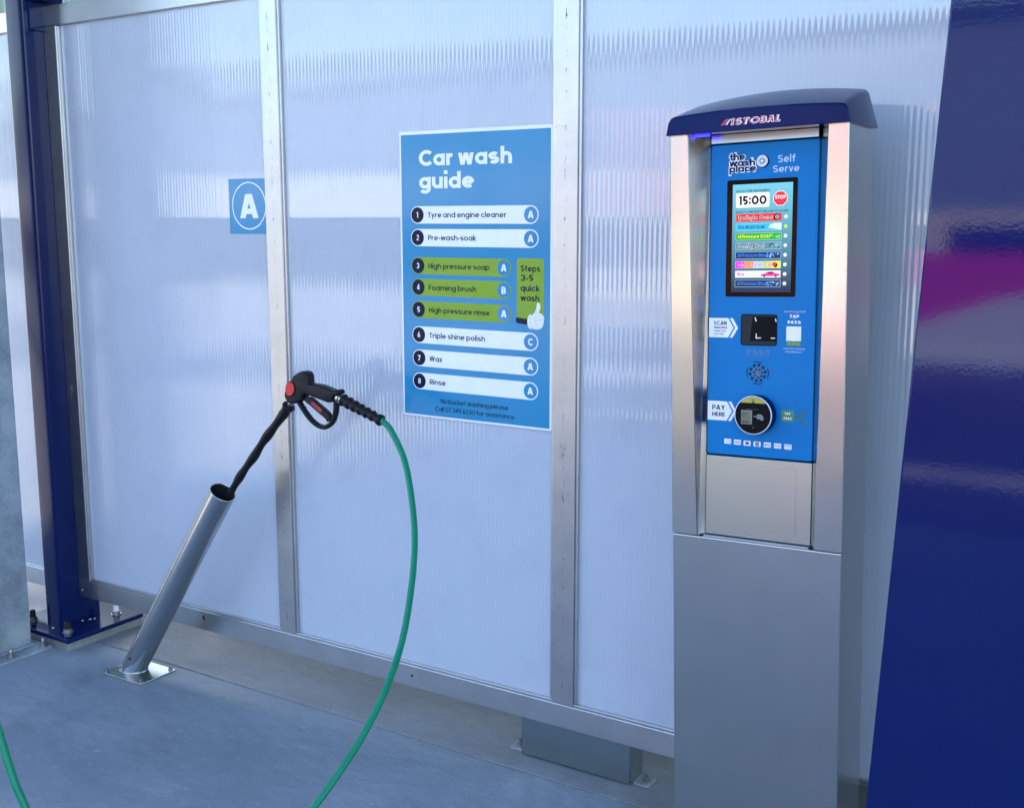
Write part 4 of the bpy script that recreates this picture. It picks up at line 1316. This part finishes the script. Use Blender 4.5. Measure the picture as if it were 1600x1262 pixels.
# scanner window: a recess with a glass and four corner marks
m = MB()
o_ = rrect(-0.0500, W(1.4850), 0.0418, W(1.5612), 0.007)
i_ = rrect(-0.0478, W(1.4872), 0.0396, W(1.5590), 0.0055)
m.ring(o_, i_, 0.0012, 'matt')
m.slab(o_, -0.0011, 0.0, 'matt')
m.flat(i_, 0.0014, 'hole')
m.flat([(-0.026, W(1.4960)), (0.0396, W(1.4960)), (0.0396, W(1.5560)), (-0.020, W(1.5560))], 0.0017, 'matt')
zt, zb_ = W(1.5535), W(1.5140)
for q in ([(-0.0150, zt), (-0.0120, zt - .0095)], [(0.0362, zt - .002), (0.0382, zt - .0100)]):
    a, b = q
    m.flat([(a[0], a[1]), (a[0] + .0026, a[1]), (b[0] + .0026, b[1]), (b[0], b[1])], 0.0022, 'white')
m.flat([(-0.0110, zb_), (-0.0085, zb_), (-0.0085, zb_ - .0095), (0.0025, zb_ - .0090), (0.0025, zb_ - .0112), (-0.0110, zb_ - .0118)], 0.0022, 'white')
m.flat([(0.0270, zb_ - .0088), (0.0375, zb_ - .0088), (0.0375, zb_ - .0112), (0.0270, zb_ - .0112)], 0.0022, 'white')
kpart(m, 'scanner_window')
m = MB()
m.text('PSS', -0.0340, 0.0110, W(1.4628), 0.0118, 0.0006, 'engrave', 0.03)
m.ring(rrect(0.0150, W(1.4625), 0.0235, W(1.4750), 0.0012), rrect(0.0170, W(1.4645), 0.0215, W(1.4730), 0.0008), 0.0006, 'engrave')
m.flat([(-0.0340, W(1.4585)), (0.0235, W(1.4585)), (0.0235, W(1.4592)), (-0.0340, W(1.4592))], 0.0006, 'engrave')
kpart(m, 'engraved_lettering', fp)
# speaker
m = MB()
c = (-0.0050, W(1.4182))
def disc(x, z, r, mt='hole', off=0.0006):
    m.flat(circle(x, z, r, 16), off, mt)
for i in range(10):
    a = 2 * math.pi * (i + .25) / 10
    disc(c[0] + .0195 * math.cos(a), c[1] + .0195 * math.sin(a), .0040)
for i in range(7):
    a = 2 * math.pi * (i + .25) / 7
    disc(c[0] + .0102 * math.cos(a), c[1] + .0102 * math.sin(a), .0038, 'lgrey'); disc(c[0] + .0102 * math.cos(a) + .0008, c[1] + .0102 * math.sin(a) - .0006, .0029, 'hole', .0010)
disc(c[0], c[1], .0034, 'lgrey'); disc(c[0], c[1], .0022, 'fascia', .0010)
for a in (0, 90, 180, 270):
    o1 = circle(c[0], c[1], .0285, 10, None, R(a - 24), R(a + 24)); o2 = circle(c[0], c[1], .0265, 10, None, R(a - 24), R(a + 24))
    m.flat(o1 + o2[::-1], .0006, 'badge')
for a in (45, 135, 225, 315):
    m.flat(circle(c[0] + .038 * math.cos(R(a)), c[1] + .038 * math.sin(R(a)), .0022, 10, .0010), .0006, 'bluegrey')
kpart(m, 'speaker_grille')
# card reader
m = MB()
c = Vector((-0.0034, 0, W(1.3172)))
m.lathe([(0.0480, 0.0), (0.0480, 0.026), (0.0470, 0.0285)], 'cap', c, (0, -1, 0), 56)
cr_ = kpart(m, 'card_reader')
m = MB()
m.lathe([(0.0470, 0.0284), (0.0474, 0.0300), (0.0464, 0.0316), (0.0452, 0.0316)], 'white', c, (0, -1, 0), 56, True, False)
kpart(m, 'rim', cr_)
m = MB()
m.flat(circle(c.x, c.z, 0.0453, 56), 0.0314, 'matt')
a0 = math.asin(.030 / .044)
m.flat(circle(c.x, c.z, 0.0440, 24, None, a0, math.pi - a0), 0.0316, 'yellow')
m.text('PAY', c.x - .0045, c.x + .0045, c.z + .0355, .0032, 0.0320, 'ink', .03)
m.flat([(c.x - .004, c.z + .0305), (c.x + .004, c.z + .0305), (c.x, c.z + .0345)], 0.0320, 'ink')
m.flat([(c.x - .016, c.z + .0140), (c.x + .014, c.z + .0146), (c.x + .014, c.z + .0150), (c.x - .016, c.z + .0146)], 0.0316, 'lgrey')
kpart(m, 'face', cr_)
m = MB()
x0, z0 = c.x - .0300, c.z - .0225
m.flat(rrect(x0, z0, x0 + .0280, z0 + .0345, .001), 0.0317, 'lgrey')
m.flat([(x0 + .0012, z0 + .0015), (x0 + .0235, z0 + .0015), (x0 + .0235, z0 + .0310), (x0 + .0012, z0 + .0310)], 0.0321, 'lcdgreen')
m.text('PRESENT', x0 + .003, x0 + .0155, z0 + .0245, .0030, 0.0324, 'hole', .0)
m.text('CARD', x0 + .003, x0 + .0105, z0 + .0180, .0030, 0.0324, 'hole', .0)
m.text('READY', x0 + .003, x0 + .0210, z0 + .0035, .0044, 0.0324, 'hole', .02)
kpart(m, 'display', cr_)
m = MB()
hx_, hz_ = c.x + .0015, c.z - .0020
m.flat([(hx_, hz_ - .0015), (hx_ + .007, hz_ - .0015), (hx_ + .007, hz_ + .001), (hx_, hz_ + .001)], 0.0317, 'lgrey')
m.flat([(hx_ + .0075, hz_ - .004), (hx_ + .0085, hz_ + .004), (hx_ + .014, hz_ + .006), (hx_ + .021, hz_ + .0045), (hx_ + .025, hz_ + .0005), (hx_ + .0255, hz_ - .0080), (hx_ + .020, hz_ - .0095), (hx_ + .017, hz_ - .0065), (hx_ + .012, hz_ - .0070)], 0.0317, 'lgrey')
m.ring(circle(c.x + .001, c.z - .030, .0018, 14), circle(c.x + .001, c.z - .030, .0012, 14), 0.0317, 'lgrey')
kpart(m, 'hand_icon', cr_)
# tap & pass label
m = MB()
m.flat(rrect(0.0577, W(1.3027), 0.0895, W(1.3315), .002), 0.0006, 'tapgreen')
m.text('TAP', 0.0655, 0.0800, W(1.3200), 0.0056, 0.0012, 'white', .05)
m.text('PASS', 0.0635, 0.0830, W(1.3085), 0.0056, 0.0012, 'white', .05)
m.flat([(0.0920, W(1.3172)), (0.1238, W(1.3366)), (0.1238, W(1.3322)), (0.1040, W(1.3172)), (0.1238, W(1.3012)), (0.1238, W(1.2958))], 0.0006, 'teal')
m.flat([(0.1040, W(1.3172)), (0.1238, W(1.3012)), (0.1238, W(1.2985))], 0.0009, 'tapgreen')
kpart(m, 'tap_label', fp)
# payment icons
for i, (x, v) in enumerate(((-0.0788, 1.2446), (-0.0534, 1.2440), (-0.0282, 1.2434), (-0.0024, 1.2430), (0.0236, 1.2428), (0.0494, 1.2423), (0.0754, 1.2418))):
    z = W(v)
    m = MB()
    m.flat(rrect(x - .0090, z - .0062, x + .0090, z + .0062, .0016), 0.0006, 'white')
    if i == 0:
        m.flat(rrect(x - .0045, z - .0026, x + .0005, z + .0026, .0006), 0.0011, 'palegrey')
        for j in range(3):
            o1 = circle(x + .0005 + j * .0012, z, .0032 + j * .0004, 8, None, R(-50), R(50)); o2 = circle(x + .0001 + j * .0012, z, .0030 + j * .0004, 8, None, R(-50), R(50))
            m.flat(o1 + o2[::-1], 0.0011, 'bluegrey')
    elif i == 1:
        m.text('VISA', x - .0068, x + .0068, z - .0022, .0046, 0.0011, 'bluegrey', .03, .2)
    elif i == 2:
        m.flat(circle(x - .0016, z, .0036, 18), 0.0011, 'red'); m.flat(circle(x + .0018, z, .0036, 18), 0.0013, 'bluegrey')
    elif i == 3:
        m.flat(rrect(x - .0046, z - .0046, x + .0046, z + .0046, .0006), 0.0011, 'bluegrey')
        m.text('AMEX', x - .0038, x + .0038, z - .0012, .0026, 0.0015, 'white', .0)
    elif i == 4:
        m.flat(circle(x - .0046, z - .0002, .0020, 14), 0.0011, 'ink'); m.text('Pay', x - .0015, x + .0068, z - .0018, .0042, 0.0011, 'ink', .02)
    elif i == 5:
        m.text('G Pay', x - .0068, x + .0068, z - .0018, .0040, 0.0011, 'ink', .02)
    else:
        m.text('EFTPOS', x - .0070, x + .0070, z + .0004, .0030, 0.0011, 'ink', .02); m.flat([(x - .007, z - .0028), (x + .007, z - .0028), (x + .007, z - .0016), (x - .007, z - .0016)], 0.0011, 'palegrey')
    kpart(m, 'payment_badge', fp)
# app sticker (its code is left blank)
m = MB()
m.text('Get the App NOW', 0.0578, 0.1104, W(1.5662), 0.0046, 0.0006, 'palegrey', .0)
m.text('TAP', 0.0718, 0.0954, W(1.5536), 0.0075, 0.0006, 'white', .05)
m.flat(circle(0.0836, W(1.5500), .0010, 10), 0.0006, 'white')
m.text('PASS', 0.0676, 0.1000, W(1.5395), 0.0075, 0.0006, 'white', .05)
m.flat(rrect(0.0648, W(1.4985), 0.1010, W(1.5333), .0015), 0.0006, 'white')
m.flat(rrect(0.0655, W(1.4868), 0.1008, W(1.4978), .0010), 0.0006, 'tapgreen')
m.flat([(0.0805, W(1.4990)), (0.0835, W(1.4962)), (0.0865, W(1.4990))], 0.0009, 'white')
m.text('SCAN ME', 0.0685, 0.0975, W(1.4888), 0.0052, 0.0010, 'yellow', .02)
m.text('and start earning', 0.0580, 0.1104, W(1.4780), 0.0044, 0.0006, 'palegrey', .0)
m.text('PASSBUCKS', 0.0640, 0.1040, W(1.4700), 0.0044, 0.0006, 'palegrey', .0)
kpart(m, 'app_sticker', fp)

# ------------------------------------------------------------------ blue wing column at right
w = tag(empty('wing_column', (1.35, -0.635, 0)), 'wide glossy dark blue column with a slanting left edge, right of the kiosk', 'column')
m = MB(T(-1.35, 0.635, 0))
m.slab([(1.120, 0.0), (1.58, 0.0), (1.58, 4.2), (1.312, 4.2)], -0.70, -0.57, 'navy', 0.004, False, 3)
m.build('cladding', w)

# ------------------------------------------------------------------ mostly unseen surroundings
w = tag(empty('shade_canopy', (0, 0, 4.2)), 'unseen flat white canopy roof over the wash bays, shaped to shade them', 'roof')
m = MB(T(0, 0, -4.2))
m.box(-7.0, 9.0, -1.6, 7.6, 4.205, 4.36, 'roofw')  # out of view; edges set by where shade should fall
m.build('roof_sheet', w)
for y in (-1.4, 0.0, 3.6, 7.3):
    m = MB(T(0, 0, -4.2))
    m.box(-6.9, 8.9, y - 0.06, y + 0.06, 4.02, 4.204, 'post')
    m.build('beam', w)

w = tag(empty('reflection_shop', (-9, -24, 0)), 'unseen low cream shop, added for reflections, with a magenta fascia across the yard', 'building')
inv = T(9, 24, 0)
m = MB(inv)
m.box(-12, 4, -28, -22, -0.02, 2.0, 'cream')
m.box(-44, -12.01, -28, -22, -0.02, 1.9, 'slate')  # dark wall under a pale parapet, added to band the panel reflections
m.build('wall', w)
m = MB(inv)
m.box(-44, -12.01, -28, -21.9, 1.902, 3.1, 'roofw')
m.build('parapet', w)
m = MB(inv)
m.box(-8.3, -5.3, -28.3, -21.8, 2.002, 4.3, 'salmon')
m.build('fascia', w)
for x in (-23, -17.5, -12, -3.0):
    m = MB(inv)
    m.box(x, x + 3.0, -22.06, -21.95, 0.7, 1.7, 'shade')
    m.build('window', w)
w = tag(empty('backdrop', (-25, -45, 0)), 'long grey blue warehouse added unseen for its reflections', 'building')
m = MB(T(25, 45, 0))
m.box(-95, 30, -55, -45, -0.02, 9.5, 'shed')  # added out of view to dim the low sky in reflections
m.build('wall', w)
m = MB(T(25, 45, 0))
m.box(-95.3, 30.3, -55.3, -44.7, 9.5, 9.9, 'slate')
m.build('roof', w)
w = tag(empty('reflection_wall', (-1, -13.5, 0)), 'unseen low magenta wall with a white glare shape, added for reflections in the column', 'wall')
inv = T(1, 13.5, 0)
m = MB(inv)
m.box(-2.5, 3.2, -13.6, -13.4, -0.02, 1.40, 'pink', 0.01)  # added out of view as the magenta band the column reflects
m.build('wall_body', w)
m = MB(inv)
m.slab(smooth2([(-2.5, -0.02), (3.2, -0.02), (3.2, 1.0), (0.0, 0.95), (-0.6, 0.85), (-1.3, 0.60), (-2.0, 0.32), (-2.5, 0.20)], True, 1), -13.398, -13.36, 'white')  # white outline shaped as the glare in the column's reflection
m.slab([(-2.5, -0.02), (3.2, -0.02), (3.2, 0.15), (-2.5, 0.15)], -13.397, -13.30, 'white')
m.build('glare_shape', w)
m = MB()
pr = []
for i in range(900):
    pr.append((-42 + i * 0.055, (0.0, 0.0, 0.04, 0.04)[i % 4]))
vs = [(x, 14.0 + d, -0.02) for x, d in pr] + [(x, 14.0 + d, 9.0) for x, d in pr]
k = len(pr)
m.add(vs, [[i, i + 1, k + i + 1, k + i] for i in range(k - 1)], 'sage')
m.box(-42, 7.4, 14.06, 14.2, -0.02, 9.0, 'sage')  # the stretch to the right is added to block light from behind
tag(m.build('shed_wall'), 'sage green corrugated shed wall seen above the panel wall at top left, widened out of view to block light', 'wall')
